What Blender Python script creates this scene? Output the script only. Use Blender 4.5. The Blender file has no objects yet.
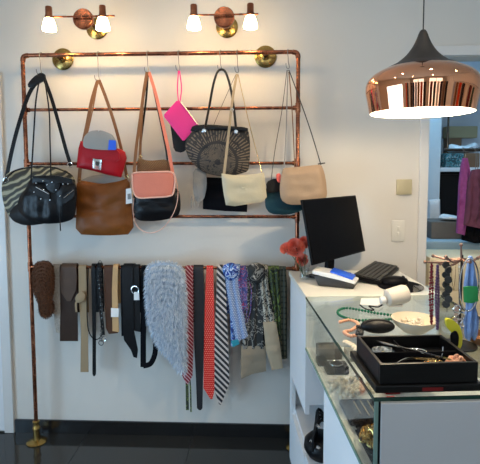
import bpy, bmesh, math, random
from mathutils import Vector, Matrix, noise
R = random.Random(7)
PI = math.pi
V = Vector
COL = bpy.context.scene.collection
SC = bpy.context.scene

# ---------------------------------------------------------------- camera
F, CX, CY, H, D = 470., 240., 205., 1.5, 2.54
yaw, pitch, roll = math.radians(2.4), math.radians(4.38), math.radians(.15)
fw = V((-math.sin(yaw)*math.cos(pitch), math.cos(yaw)*math.cos(pitch), -math.sin(pitch)))
rt = fw.cross(V((0, 0, 1))).normalized(); up = rt.cross(fw)
r2 = rt*math.cos(roll)-up*math.sin(roll); u2 = r2.cross(fw)
CAM = V((0, -D, H))
cd = bpy.data.cameras.new('camera'); cam = bpy.data.objects.new('camera', cd); COL.objects.link(cam)
cd.sensor_width = 36; cd.lens = 36*F/480; cd.shift_y = -27/480; cd.clip_start = .05
m3 = Matrix((r2, u2, -fw)).transposed()
cam.matrix_world = Matrix.Translation(CAM) @ m3.to_4x4()
SC.camera = cam


def P(x, y, Y):            # the point of the plane y = Y seen in that direction
    r = fw*F+r2*(x-CX)-u2*(y-CY); return CAM+r*((Y-CAM.y)/r.y)


def Z(x, y, z):            # the same on the level z
    r = fw*F+r2*(x-CX)-u2*(y-CY); return CAM+r*((z-H)/r.z)


# ---------------------------------------------------------------- materials
class G:
    def __init__(s, name):
        s.m = bpy.data.materials.new(name); s.m.use_nodes = True
        s.t = s.m.node_tree; s.b = s.t.nodes['Principled BSDF']; s.out = s.t.nodes['Material Output']
        s.tc = s.t.nodes.new('ShaderNodeTexCoord').outputs['Object']

    def n(s, typ, ins={}, **kw):
        n = s.t.nodes.new('ShaderNode'+typ)
        for k, v in kw.items(): setattr(n, k, v)
        for k, v in ins.items(): s.put(n.inputs[k], v)
        return n

    def put(s, sock, v):
        if isinstance(v, bpy.types.NodeSocket): s.t.links.new(v, sock)
        else: sock.default_value = v

    def math(s, op, a, b=0., c=0.):
        n = s.t.nodes.new('ShaderNodeMath'); n.operation = op
        s.put(n.inputs[0], a); s.put(n.inputs[1], b); s.put(n.inputs[2], c)
        return n.outputs[0]

    def xyz(s, v=None):
        n = s.n('SeparateXYZ', {0: v or s.tc}); return n.outputs

    def mix(s, f, a, b):
        n = s.t.nodes.new('ShaderNodeMix'); n.data_type = 'RGBA'
        s.put(n.inputs[0], f); s.put(n.inputs[6], c4(a)); s.put(n.inputs[7], c4(b)); return n.outputs[2]

    def noise(s, scale, detail=3, dist=0., vec=None):
        return s.n('TexNoise', {'Vector': vec or s.tc, 'Scale': scale, 'Detail': detail, 'Distortion': dist}).outputs['Fac']

    def ramp(s, f, stops, const=False):
        n = s.t.nodes.new('ShaderNodeValToRGB'); s.put(n.inputs[0], f)
        e = n.color_ramp.elements
        n.color_ramp.interpolation = 'CONSTANT' if const else 'LINEAR'
        e[0].position, e[0].color = stops[0][0], c4(stops[0][1])
        e[1].position, e[1].color = stops[1][0], c4(stops[1][1])
        for p, c in stops[2:]:
            q = e.new(p); q.color = c4(c)
        return n.outputs[0]

    def bump(s, h, strength=.3, dist=.002):
        n = s.n('Bump', {'Height': h, 'Strength': strength, 'Distance': dist}); s.put(s.b.inputs['Normal'], n.outputs[0])

    def fin(s, col=None, rough=.5, metal=0., **kw):
        if col is not None: s.put(s.b.inputs['Base Color'], c4(col))
        s.put(s.b.inputs['Roughness'], rough); s.put(s.b.inputs['Metallic'], metal)
        for k, v in kw.items(): s.put(s.b.inputs[k.replace('_', ' ')], v)
        return s.m


def c4(c):
    if isinstance(c, bpy.types.NodeSocket): return c
    return (c[0], c[1], c[2], 1)


def srgb(r, g, b):
    f = lambda v: (v/255/12.92 if v/255 < .04045 else ((v/255+.055)/1.055)**2.4)
    return (f(r), f(g), f(b))


def dk(c, k): return (c[0]*k, c[1]*k, c[2]*k)


def plain(name, col, rough=.5, metal=0., bump=0., bs=200, var=.12, vs=12, bd=.002, **kw):
    g = G(name)
    c = g.mix(g.noise(vs, 4), dk(col, 1-var), dk(col, 1+var)) if var else col
    if bump: g.bump(g.noise(bs, 3), bump, bd)
    return g.fin(c, rough, metal, **kw)


def leather(name, col, rough=.42, var=.25, spec=.22): return plain(name, col, rough, bump=.45, bs=160, var=var, vs=14, Specular_IOR_Level=spec)


def stripes(name, c1, c2, ang, period, duty=.5, rough=.6):
    g = G(name); x, y, z = g.xyz()
    t = g.math('ADD', g.math('MULTIPLY', x, math.cos(ang)/period), g.math('MULTIPLY', z, math.sin(ang)/period))
    f = g.math('GREATER_THAN', g.math('FRACT', g.math('ADD', t, 50)), duty)
    g.bump(g.noise(600, 1), .2)
    return g.fin(g.mix(f, c1, c2), rough)


def dots(name, c1, c2, p, r, rough=.6):
    g = G(name); x, y, z = g.xyz()
    fz = g.math('ADD', g.math('DIVIDE', z, p), 100)
    odd = g.math('MULTIPLY', g.math('FLOOR', g.math('MODULO', fz, 2)), .5)
    fx = g.math('FRACT', g.math('ADD', g.math('ADD', g.math('DIVIDE', x, p), 100), odd))
    a = g.math('SUBTRACT', fx, .5); b = g.math('SUBTRACT', g.math('FRACT', fz), .5)
    d = g.math('SQRT', g.math('ADD', g.math('MULTIPLY', a, a), g.math('MULTIPLY', b, b)))
    return g.fin(g.mix(g.math('LESS_THAN', d, r), c1, c2), rough)


def patchy(name, stops, scale, dist=1.5, rough=.7, detail=1, stretch=(1, 1, 1)):
    g = G(name)
    mp = g.n('Mapping', {'Vector': g.tc, 'Scale': stretch})
    g.bump(g.noise(500, 1), .15)
    return g.fin(g.ramp(g.noise(scale, detail, dist, mp.outputs[0]), stops, True), rough)


def plaid(name, base, c2, c3, p):
    g = G(name); x, y, z = g.xyz()
    a = g.math('GREATER_THAN', g.math('FRACT', g.math('ADD', g.math('DIVIDE', x, p), 50)), .6)
    b = g.math('GREATER_THAN', g.math('FRACT', g.math('ADD', g.math('DIVIDE', z, p*1.6), 50)), .7)
    return g.fin(g.mix(b, g.mix(a, base, c2), c3), .8)


def thin_glass(name, tint, gl=1.0, base=.04):
    g = G(name)
    tr = g.n('BsdfTransparent', {'Color': c4(tint)})
    gs = g.n('BsdfGlossy', {'Color': (1, 1, 1, 1), 'Roughness': .02})
    lw = g.n('LayerWeight', {'Blend': .5})
    fr = g.math('ADD', g.math('MULTIPLY', g.math('POWER', lw.outputs['Facing'], 5.), .96), base)
    mx = g.n('MixShader', {0: g.math('MULTIPLY', fr, gl), 1: tr.outputs[0], 2: gs.outputs[0]})
    g.t.links.new(mx.outputs[0], g.out.inputs['Surface'])
    return g.m


def emit(name, col, st, base=(.9, .9, .88)):
    g = G(name); return g.fin(base, .4, Emission_Color=c4(col), Emission_Strength=st)


M = {}
g = G('wall paint')
g.bump(g.noise(90, 3), .12); M['wall'] = g.fin(g.mix(g.noise(3, 3), (.64, .60, .54), (.69, .65, .59)), .55)
M['trim'] = plain('white gloss trim', (.68, .66, .63), .35, var=.03)
M['ceil'] = plain('ceiling paint', (.8, .8, .79), .8, var=.02)
g = G('dark polished tile'); x, y, z = g.xyz()
fx = g.math('FRACT', g.math('ADD', g.math('DIVIDE', g.math('ADD', x, .93), .6), 50)); fy = g.math('FRACT', g.math('ADD', g.math('DIVIDE', g.math('ADD', y, .35), .6), 50))
jt = g.math('MAXIMUM', g.math('LESS_THAN', fx, .008), g.math('LESS_THAN', fy, .008))
M['floor'] = g.fin(g.mix(jt, g.mix(g.noise(7, 4), (.018, .018, .017), (.03, .029, .027)), (.008, .008, .008)), g.mix(jt, (.09,)*3, (.5,)*3))
M['skirt'] = plain('black tile skirting', (.012, .012, .012), .2, var=.2)
g = G('aged copper'); M['copper'] = g.fin(g.ramp(g.noise(22, 4), [(.3, srgb(98, 56, 40)), (.6, srgb(160, 98, 70)), (.8, srgb(192, 132, 98))]), g.math('ADD', g.math('MULTIPLY', g.noise(30), .2), .16), .95)
g = G('aged brass'); M['brass'] = g.fin(g.mix(g.noise(30, 4), srgb(120, 92, 48), srgb(196, 164, 96)), .26, .95)
M['pcopper'] = G('polished copper').fin(srgb(226, 160, 122), .035, 1.)
M['rosemetal'] = G('dull rose metal').fin(srgb(150, 118, 104), .4, .9)
M['steel'] = G('steel wire').fin((.2, .19, .18), .35, 1.)
M['chrome'] = G('silver metal').fin((.75, .75, .74), .15, 1.)
M['gold'] = G('gold metal').fin((.75, .55, .25), .22, 1.)
M['dmetal'] = G('dark metal').fin((.06, .055, .05), .35, .8)
M['bleather'] = leather('black leather', (.006, .006, .007), .34)
M['bleather2'] = leather('soft black leather', (.009, .0085, .009), .5)
M['bfabric'] = plain('black fabric', (.006, .006, .008), .85, bump=.3, bs=500, Specular_IOR_Level=.08)
M['brown'] = leather('cognac leather', srgb(118, 68, 27), .42)
M['tan'] = leather('tan leather', srgb(124, 84, 54), .5)
M['red'] = leather('red leather', srgb(158, 14, 26), .38, .12)
M['grayl'] = leather('grey leather', srgb(150, 146, 140), .45, .1)
M['pink'] = leather('salmon leather', srgb(212, 124, 102), .45, .08)
M['pinkpipe'] = plain('pale pink piping', srgb(230, 178, 158), .5)
M['hotpink'] = plain('hot pink vinyl', srgb(232, 40, 128), .4, var=.06, bump=.2)
M['cream'] = leather('gold cream leather', srgb(188, 176, 148), .36, .12)
M['creamstrap'] = leather('pale strap leather', srgb(160, 144, 118), .5)
M['beige'] = leather('taupe leather', srgb(160, 134, 108), .48, .15)
M['teal'] = leather('dark teal leather', srgb(26, 58, 66), .45)
M['coral'] = plain('coral felt', srgb(226, 96, 84), .6)
M['greyf'] = plain('grey cloth', srgb(140, 138, 135), .85, bump=.4, bs=300)
M['white'] = plain('white plastic', (.72, .72, .71), .35, var=.02)
M['whitelam'] = plain('cream white laminate', (.86, .84, .76), .3, var=.02)
M['greypanel'] = plain('satin white laminate', (.6, .61, .62), .45, var=.02)
M['lam2'] = plain('white melamine', (.78, .79, .8), .45, var=.02)
M['tagc'] = plain('paper tag', (.8, .8, .78), .7, var=.02)
M['blue'] = plain('blue card', srgb(30, 90, 215), .45, var=.03)
M['blackp'] = plain('black plastic', (.006, .006, .007), .4, var=.1, Specular_IOR_Level=.08)
M['screen'] = G('monitor screen').fin((.002, .002, .003), .3, Specular_IOR_Level=.06)
M['key'] = plain('dark keys', (.022, .021, .02), .45, var=.1)
M['tray'] = plain('black lacquer', (.004, .004, .004), .35, var=.1, Specular_IOR_Level=.35)
M['velvet'] = plain('black velvet', (.006, .006, .007), .95, bump=.5, bs=500, Specular_IOR_Level=.1)
g = G('woven tote straw'); x, y, z = g.xyz()
# fans of spokes: tiled cells, spokes by angle
cx_ = g.math('SUBTRACT', x, .005); cz_ = g.math('SUBTRACT', z, .07)
ang = g.math('ARCTAN2', cz_, cx_); rad = g.math('SQRT', g.math('ADD', g.math('MULTIPLY', cx_, cx_), g.math('MULTIPLY', cz_, cz_)))
sp = g.math('GREATER_THAN', g.math('SINE', g.math('MULTIPLY', ang, 64.)), .2)
ring = g.math('FRACT', g.math('MULTIPLY', rad, 11.)); keep = g.math('MULTIPLY', sp, g.math('GREATER_THAN', ring, .16))
nn = g.noise(60, 3); keep = g.math('MULTIPLY', keep, g.math('GREATER_THAN', nn, .42))
g.bump(g.noise(300, 2), .6, .003)
M['woven'] = g.fin(g.mix(keep, (.014, .011, .009), srgb(112, 96, 78)), .6)
g = G('basket weave'); x, y, z = g.xyz()
b1 = g.math('MULTIPLY', g.math('SINE', g.math('MULTIPLY', x, 700)), g.math('SINE', g.math('MULTIPLY', z, 500)))
g.bump(b1, .6, .003); M['basket'] = g.fin(g.mix(g.math('GREATER_THAN', b1, 0), srgb(128, 92, 50), srgb(80, 52, 26)), .6)
g = G('zebra canvas')
mp = g.n('Mapping', {'Vector': g.tc, 'Rotation': (0, .5, 0)})
w = g.n('TexWave', {'Vector': mp.outputs[0], 'Scale': 10., 'Distortion': 7., 'Detail': 1., 'Detail Scale': 1.2}, bands_direction='Z').outputs['Fac']
M['zebra'] = g.fin(g.ramp(w, [(0, (.03, .025, .018)), (.42, srgb(96, 90, 64)), (.75, srgb(160, 150, 122))], True), .6)
M['furbrown'] = plain('brown fur', srgb(96, 56, 26), .85, bump=.9, bs=160, var=.5, vs=60, bd=.01)


def furmat(name, a, b):
    g = G(name); gi = g.n('NewGeometry').outputs['Random Per Island']
    return g.fin(g.mix(gi, a, b), .75)


M['furblue'] = furmat('blue grey fur', srgb(160, 182, 204), srgb(244, 248, 252))
M['furbr'] = furmat('brown fur hairs', srgb(52, 30, 14), srgb(112, 66, 34))
M['knit'] = plain('white knit', srgb(158, 150, 140), .85, bump=1., bs=190, var=.6, vs=120, bd=.006)
M['dbrown'] = leather('dark brown leather', srgb(50, 33, 22), .45)
M['dbrown3'] = leather('worn brown leather', srgb(78, 60, 48), .5)
M['dbrown2'] = leather('chestnut leather', srgb(78, 50, 34), .45)
M['sash'] = plain('beige suede', srgb(150, 128, 98), .8, bump=.3)
M['tanbelt'] = leather('pale tan leather', srgb(196, 158, 112), .5, .1)
M['tiered'] = stripes('red and white tie silk', srgb(132, 18, 38), srgb(214, 178, 180), .75, .0145, .72)
M['tieblack'] = plain('black tie silk', (.01, .01, .013), .6)
M['tiedot'] = dots('red dotted tie silk', srgb(206, 34, 28), srgb(240, 190, 160), .011, .17)
M['tiewhite'] = stripes('black and silver tie silk', (.015, .015, .02), srgb(196, 186, 180), .78, .0235, .56)
M['scblue'] = patchy('blue floral scarf', [(0, srgb(30, 52, 120)), (.42, srgb(70, 120, 190)), (.5, srgb(190, 205, 225)), (.58, srgb(40, 70, 160))], 26)
M['sclblue'] = dots('pale blue dotted scarf', srgb(112, 136, 178), srgb(206, 214, 226), .009, .25, .8)
M['scpink'] = patchy('pink and blue scarf', [(0, srgb(50, 62, 120)), (.47, srgb(160, 50, 90)), (.52, srgb(104, 120, 168)), (.6, srgb(56, 60, 110))], 40)
M['scgrey'] = patchy('black and grey leafy scarf', [(0, (.008, .009, .009)), (.5, srgb(120, 118, 112)), (.56, (.01, .01, .01)), (.68, srgb(150, 146, 138))], 20)
M['sccheck'] = patchy('black and cream scarf', [(0, (.02, .02, .02)), (.42, srgb(180, 172, 155)), (.52, (.03, .028, .025)), (.6, srgb(190, 182, 164))], 34)
M['scbeige'] = plain('beige scarf', srgb(176, 156, 128), .8, bump=.3)
M['sctaupe'] = plain('taupe scarf', srgb(138, 124, 104), .8, bump=.3)
M['scgreen'] = patchy('lime and black scarf', [(0, (.02, .025, .015)), (.44, srgb(104, 120, 56)), (.52, (.025, .03, .02)), (.6, srgb(66, 76, 44))], 20)
M['scplaid'] = plaid('grey green plaid', srgb(62, 64, 54), srgb(88, 88, 70), srgb(48, 52, 40), .018)
M['teal2'] = plain('teal hem', srgb(30, 130, 150), .7)
M['rose'] = plain('coral petals', srgb(244, 146, 124), .6, var=.12, vs=40)
M['leafg'] = plain('green leaf', srgb(60, 90, 50), .5)
M['glass'] = thin_glass('clear glass', (.95, .97, .95), .9)
M['gedge'] = G('green glass edge').fin(srgb(34, 62, 52), .12)
M['gedge2'] = G('pale glass edge').fin(srgb(120, 150, 140), .15)
M['shade'] = emit('lit frosted glass', (1, .68, .32), 42)
M['bulb'] = emit('lit bulb', (1, .86, .66), 60)
M['lampin'] = emit('white enamel', (1, .9, .78), 0.0)
M['lampin'] = plain('white enamel', (.92, .9, .86), .4, var=0)
M['walnut'] = plain('dark walnut', (.016, .012, .01), .55, bump=.2, bs=60)
M['switch'] = plain('white switch plastic', (.7, .67, .6), .35, var=.01)
M['switch2'] = plain('beige plastic', srgb(186, 174, 140), .4, var=.01)
M['brwall'] = plain('back room paint', (.5, .55, .6), .6, var=.04)
M['shelfw'] = plain('painted white shelving', (.6, .66, .7), .5, var=.03)
M['box1'] = plain('olive cardboard', srgb(150, 140, 108), .8)
M['box2'] = plain('brown cardboard', srgb(112, 84, 60), .8)
M['box3'] = plain('grey card', srgb(104, 98, 92), .8)
M['plastic'] = plain('crumpled white plastic', (.7, .74, .78), .3, bump=.5, bs=40, bd=.01)
M['tealbits'] = patchy('teal mixed stock', [(0, (.02, .05, .06)), (.45, srgb(60, 130, 140)), (.55, (.05, .06, .07)), (.62, srgb(150, 170, 175))], 40)
M['purple'] = plain('orchid knit', srgb(150, 70, 136), .8, bump=.6, bs=120, var=.3, vs=60)
M['plum'] = plain('plum wool', srgb(96, 48, 70), .85, bump=.5, bs=120, var=.2)
M['creamwood'] = plain('cream lacquer', srgb(222, 206, 172), .5, var=.02)
M['seam'] = plain('dark seam', (.25, .2, .15), .8)
M['greenbead'] = plain('jade beads', srgb(22, 104, 74), .25, var=.3, vs=120)
M['pearl'] = plain('pearl', srgb(222, 210, 190), .2, var=.05)
M['redbead'] = plain('garnet beads', srgb(120, 36, 44), .2, var=.5, vs=140)
M['pbead'] = plain('violet beads', srgb(104, 74, 110), .25, var=.4, vs=140)
M['peach'] = plain('peach beads', srgb(226, 168, 134), .4, var=.2, vs=60)
M['yellow'] = plain('yellow resin', srgb(206, 196, 44), .35, var=.1)
M['ceramic'] = plain('cream ceramic', srgb(214, 200, 176), .35)
M['putty'] = plain('putty plastic', srgb(214, 204, 190), .5, var=.04)
M['navy'] = plain('navy velvet', srgb(26, 30, 46), .9)
M['scsky'] = plain('sky blue ribbon', srgb(120, 150, 200), .7, var=.35, vs=60)
M['scgr'] = plain('green ribbon', srgb(36, 140, 74), .7, var=.15)
M['redp'] = plain('red gem', srgb(200, 30, 30), .3)
M['acryl'] = thin_glass('clear acrylic', (.95, .97, .98), 1.)
M['greyblue'] = plain('grey blue vinyl', srgb(150, 175, 190), .5, var=.05)


# ---------------------------------------------------------------- objects
POS = {}


def mk(name, bm, mat, parent=None, loc=None, smooth=True, mats=None):
    """one mesh object, built from world coordinates; origin at the base of its bounds"""
    if loc is None:
        if parent is None:
            xs = [v.co for v in bm.verts]
            loc = V(((min(c.x for c in xs)+max(c.x for c in xs))/2, (min(c.y for c in xs)+max(c.y for c in xs))/2, min(c.z for c in xs)))
        else: loc = POS[parent.name]
    loc = V(loc)
    bmesh.ops.translate(bm, vec=-loc, verts=bm.verts)
    me = bpy.data.meshes.new(name)
    bmesh.ops.recalc_face_normals(bm, faces=bm.faces)
    bm.to_mesh(me); bm.free()
    if smooth:
        for p in me.polygons: p.use_smooth = True
    for q in (mats or [mat]): me.materials.append(q if not isinstance(q, str) else M[q])
    o = bpy.data.objects.new(name, me); COL.objects.link(o)
    POS[o.name] = loc
    if parent: o.parent = parent; o.location = loc-POS[parent.name]
    else: o.location = loc
    if smooth:
        try: me.set_sharp_from_angle(angle=math.radians(42))
        except Exception: pass
    return o


def tag(o, label, cat, group=None):
    o['label'] = label; o['category'] = cat
    if group: o['group'] = group
    return o


def thing(name, loc, label, cat, group=None):
    o = bpy.data.objects.new(name, None); COL.objects.link(o); o.location = loc; o.empty_display_size = .05
    POS[o.name] = V(loc); return tag(o, label, cat, group)


def struct(name, bm, mat, parent=None, smooth=False):
    o = mk(name, bm, mat, parent, smooth=smooth)
    if not parent: o['kind'] = 'structure'
    return o


def B(): return bmesh.new()


def box(bm, c, s, bev=0., rot=None, seg=2):
    t = bmesh.new(); bmesh.ops.create_cube(t, size=1)
    for v in t.verts: v.co = V((v.co.x*s[0], v.co.y*s[1], v.co.z*s[2]))
    if bev: bmesh.ops.bevel(t, geom=t.edges[:], offset=bev, segments=seg, profile=.6, affect='EDGES')
    mt = Matrix.Translation(V(c)) @ (rot.to_4x4() if rot is not None else Matrix())
    bmesh.ops.transform(t, matrix=mt, verts=t.verts)
    merge(bm, t); return bm


def bx(x0, x1, y0, y1, z0, z1, bev=0., bm=None):
    return box(bm or B(), ((x0+x1)/2, (y0+y1)/2, (z0+z1)/2), (x1-x0, y1-y0, z1-z0), bev)


def merge(bm, t):
    me = bpy.data.meshes.new('t'); t.to_mesh(me); t.free(); bm.from_mesh(me); bpy.data.meshes.remove(me)


def spline(pts, n=6, closed=False):
    out = []; N = len(pts)
    rng = range(N if closed else N-1)
    for i in rng:
        p = [V(pts[(i+k) % N]) if closed else V(pts[min(max(i+k, 0), N-1)]) for k in (-1, 0, 1, 2)]
        for j in range(n):
            t = j/n
            out.append(.5*((2*p[1])+(-p[0]+p[2])*t+(2*p[0]-5*p[1]+4*p[2]-p[3])*t*t+(-p[0]+3*p[1]-3*p[2]+p[3])*t**3))
    if not closed: out.append(V(pts[-1]))
    return out


def tube(bm, pts, r, seg=8, closed=False, radii=None, cap=True):
    pts = [V(p) for p in pts]; N = len(pts); rings = []; ref = None
    for i, p in enumerate(pts):
        a = pts[(i-1) % N] if closed or i else p; b = pts[(i+1) % N] if closed or i < N-1 else p
        t = (b-a).normalized() if (b-a).length else V((0, 0, 1))
        if ref is None: ref = t.orthogonal().normalized()
        ref = (ref-t*ref.dot(t))
        ref = ref.normalized() if ref.length > 1e-6 else t.orthogonal().normalized()
        s = t.cross(ref); rr = radii[i] if radii else r
        rings.append([bm.verts.new(p+(ref*math.cos(k*2*PI/seg)+s*math.sin(k*2*PI/seg))*rr) for k in range(seg)])
    for i in range(N if closed else N-1):
        A, Bq = rings[i], rings[(i+1) % N]
        for k in range(seg): bm.faces.new((A[k], A[(k+1) % seg], Bq[(k+1) % seg], Bq[k]))
    if cap and not closed: bm.faces.new(rings[0][::-1]); bm.faces.new(rings[-1])
    return bm


def ribbon(bm, pts, w, th=.003, wdir=None, tw=None):
    """flat strap; wide across the view plane (x/z) unless wdir is given"""
    pts = [V(p) for p in pts]; N = len(pts); rings = []
    for i, p in enumerate(pts):
        t = (pts[min(i+1, N-1)]-pts[max(i-1, 0)]).normalized()
        if wdir is None:
            s = t.cross(V((0, -1, 0)))
            s = s.normalized() if s.length > .15 else V((1, 0, 0))
        else: s = V(wdir)
        if rings and s.dot(last) < 0: s = -s
        last = s; nrm = t.cross(s).normalized()
        ww = w[i] if isinstance(w, list) else w
        rings.append([bm.verts.new(p+s*a*ww/2+nrm*b*th/2) for a, b in ((-1, -1), (1, -1), (1, 1), (-1, 1))])
    for A, Bq in zip(rings, rings[1:]):
        for k in range(4): bm.faces.new((A[k], A[(k+1) % 4], Bq[(k+1) % 4], Bq[k]))
    bm.faces.new(rings[0][::-1]); bm.faces.new(rings[-1]); return bm


def lathe(bm, prof, c=(0, 0, 0), axis=(0, 0, 1), seg=32, sx=1., sy=1.):
    q = V((0, 0, 1)).rotation_difference(V(axis)).to_matrix(); rings = []
    for r, z in prof:
        if r < 1e-5: rings.append([bm.verts.new(q @ V((0, 0, z))+V(c))]); continue
        rings.append([bm.verts.new(q @ V((r*sx*math.cos(k*2*PI/seg), r*sy*math.sin(k*2*PI/seg), z))+V(c)) for k in range(seg)])
    for A, Bq in zip(rings, rings[1:]):
        for k in range(seg):
            k2 = (k+1) % seg
            if len(A) == 1 and len(Bq) == 1: continue
            if len(A) == 1: bm.faces.new((A[0], Bq[k], Bq[k2]))
            elif len(Bq) == 1: bm.faces.new((A[k], A[k2], Bq[0]))
            else: bm.faces.new((A[k], A[k2], Bq[k2], Bq[k]))
    return bm


def ball(bm, c, r, s=(1, 1, 1), seg=10):
    t = bmesh.new(); bmesh.ops.create_uvsphere(t, u_segments=seg, v_segments=max(5, seg*2//3), radius=r)
    for v in t.verts: v.co = V((v.co.x*s[0], v.co.y*s[1], v.co.z*s[2]))+V(c)
    merge(bm, t); return bm


def chaikin(pts, it=1):
    for _ in range(it):
        o = []
        for i in range(len(pts)):
            a, b = pts[i], pts[(i+1) % len(pts)]
            o += [a*.8+b*.2, a*.2+b*.8]
        pts = o
    return pts


def dens(pts, step):
    o = []
    for i in range(len(pts)):
        a, b = pts[i], pts[(i+1) % len(pts)]; n = max(1, int((b-a).length/step))
        o += [a.lerp(b, k/n) for k in range(n)]
    return o


def puff(px, Y, d, e=.006, p=2.5, rnd=2, wr=0., seed=0, rings=9, step=.012, bm=None, tilt=None, fa=0., ff=120.):
    """a soft body from its outline: px in the view at depth Y, thickness d in the middle, 2e at the rim"""
    bm = bm or B()
    pts = [P(x, y, Y) for x, y in px]; pts = dens(chaikin(pts, rnd), step)
    n = len(pts); c = sum(pts, V())/n
    rim = []
    for sgn in (-1, 1):
        prev = None
        for i in range(rings+1):
            s = 1-i/rings
            if i == rings: lay = [bm.verts.new(c+V((0, sgn*d/2, 0)))]
            else:
                lay = []
                for q in pts:
                    v = c+(q-c)*s; t = e+(d/2-e)*(1-s**p)
                    if fa: t += fa*math.sin(v.x*ff+1.5*math.sin(v.z*8))*(1-s**6)
                    if wr: t += wr*noise.noise(V((v.x*11+seed, v.z*26, sgn*3+seed)))*(1-s**4)
                    lay.append(bm.verts.new(v+V((0, sgn*t, 0))))
            if i == 0: rim.append(lay)
            if prev:
                for k in range(n):
                    k2 = (k+1) % n
                    if len(lay) == 1: bm.faces.new((prev[k], prev[k2], lay[0]))
                    else: bm.faces.new((prev[k], prev[k2], lay[k2], lay[k]))
            prev = lay
    for k in range(n):
        k2 = (k+1) % n; bm.faces.new((rim[0][k], rim[0][k2], rim[1][k2], rim[1][k]))
    if tilt:
        for v in bm.verts: v.co.y += (v.co.z-c.z)*tilt
    return bm


def pline(pts, Y): return [P(q[0], q[1], q[2] if len(q) > 2 else Y) for q in pts]


# ---------------------------------------------------------------- the room
RX0, RX1, RY0, CE = -2.3, 2.2, -4.4, 2.8
DX0, DX1, DZ = .889, 1.78, 2.08           # opening to the back room
DLX = -1.40                               # right edge of the left door casing
struct('floor', bx(RX0-.1, RX1+.1, RY0-.1, 1.9, -.1, 0), 'floor')
struct('ceiling', bx(RX0-.1, RX1+.1, RY0-.1, 1.9, CE, CE+.1), 'ceil')
b = bx(RX0-.1, DX0, 0, .12, 0, CE); bx(DX1, RX1+.1, 0, .12, 0, CE, bm=b); bx(DX0, DX1, 0, .12, DZ, CE, bm=b)
struct('wall_back', b, 'wall')
b = bx(RX0-.1, RX0, RY0, -3.0, 0, CE); bx(RX0-.1, RX0, -1.0, 0, 0, CE, bm=b); bx(RX0-.1, RX0, -3.0, -1.0, 0, .3, bm=b); bx(RX0-.1, RX0, -3.0, -1.0, 1.6, CE, bm=b)
struct('wall_left', b, 'wall')
b = B()
for q in (-2.98, -2.0, -1.02): bx(RX0-.08, RX0-.02, q-.02, q+.02, .3, 1.6, bm=b)
bx(RX0-.08, RX0-.02, -3.0, -1.0, .3, .34, bm=b); bx(RX0-.08, RX0-.02, -3.0, -1.0, 1.56, 1.6, bm=b)
w = struct('window_3', b, 'dmetal'); mk('pane', bx(RX0-.055, RX0-.05, -2.96, -1.04, .34, 1.56), 'glass', w, smooth=False)
struct('wall_right', bx(RX1, RX1+.1, RY0, 0, 0, CE), 'wall')
# street side wall behind the viewer with a shop window
b = bx(RX0, RX1, RY0-.1, RY0, 0, .5); bx(RX0, RX1, RY0-.1, RY0, 2.35, CE, bm=b)
bx(RX0, -1.9, RY0-.1, RY0, .5, 2.35, bm=b); bx(-.35, .2, RY0-.1, RY0, .5, 2.35, bm=b); bx(1.8, RX1, RY0-.1, RY0, .5, 2.35, bm=b)
struct('wall_front', b, 'wall')
for nm, a0, a1 in (('window_1', -1.9, -.35), ('window_2', .2, 1.8)):
    b = B()
    for q in (a0+.02, (a0+a1)/2, a1-.02): bx(q-.02, q+.02, RY0-.08, RY0-.02, .5, 2.35, bm=b)
    bx(a0, a1, RY0-.08, RY0-.02, .5, .54, bm=b); bx(a0, a1, RY0-.08, RY0-.02, 2.31, 2.35, bm=b)
    w = struct(nm, b, 'dmetal'); mk('pane', bx(a0+.04, a1-.04, RY0-.055, RY0-.05, .54, 2.31), 'glass', w, smooth=False)
struct('baseboard_back', bx(DLX+.002, DX0-.07, -.012, 0, 0, .075, .002), 'skirt')
# casing round the back room opening
b = bx(DX0-.045, DX0, -.02, 0, 0, DZ+.05, .003); bx(DX0-.045, DX1+.06, -.02, 0, DZ+.002, DZ+.052, .003, bm=b); bx(DX1, DX1+.06, -.02, 0, 0, DZ, .003, bm=b)
struct('trim_1', b, 'trim')
# left door
b = bx(DLX-.055, DLX, -.022, 0, 0, 2.02, .004); bx(-2.29, DLX, -.022, 0, 1.965, 2.02, .004, bm=b)
struct('trim_2', b, 'trim')
d = struct('door_1', bx(-2.25, DLX-.058, -.014, 0, .01, 1.962, .003), 'lam2')
mk('door_handle', tube(B(), spline([(-2.17, -.014, 1.0), (-2.17, -.06, 1.0), (-2.06, -.06, 1.0)], 4), .009), 'chrome', d)
# back room shell
b = bx(.3, 2.6, 1.8, 1.9, 0, CE); bx(.2, .3, .12, 1.9, 0, CE, bm=b); bx(2.6, 2.7, .12, 1.9, 0, CE, bm=b)
struct('wall_far', b, 'brwall')

# ---------------------------------------------------------------- copper pipe rack
YR = -.10; PR = .0105
rack = thing('clothes_rack', (-1.28, YR, 0), 'copper pipe display rack of two posts and five rails fixed to the white wall', 'rack')
zl = lambda py: P(150, py, YR).z
xl, xr = P(28.8, 225, YR).x, P(298, 100, YR).x
zt = zl(53)-.004
Lc = [V((xl+.03, YR, zt)), V((xl+.012, YR, zt-.004)), V((xl+.004, YR, zt-.012)), V((xl, YR, zt-.03))]
Rc = [V((xr-.03, YR, zt)), V((xr-.012, YR, zt-.004)), V((xr-.004, YR, zt-.012)), V((xr, YR, zt-.03))]
mk('post', tube(B(), [(xl, YR, zt-.03), (xl, YR, .05)], PR, 14), 'copper', rack)
mk('post', tube(B(), [(xr, YR, zt-.03), (xr, YR, .05)], PR, 14), 'copper', rack)
mk('rail', tube(B(), [Lc[0], Rc[0]], PR, 14), 'copper', rack)
for c_ in (Lc, Rc): mk('elbow', tube(B(), spline(c_, 4), PR+.0025, 14), 'copper', rack)
zr = [zl(109), zl(163.5), zl(216.5), zl(267.5)]
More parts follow.
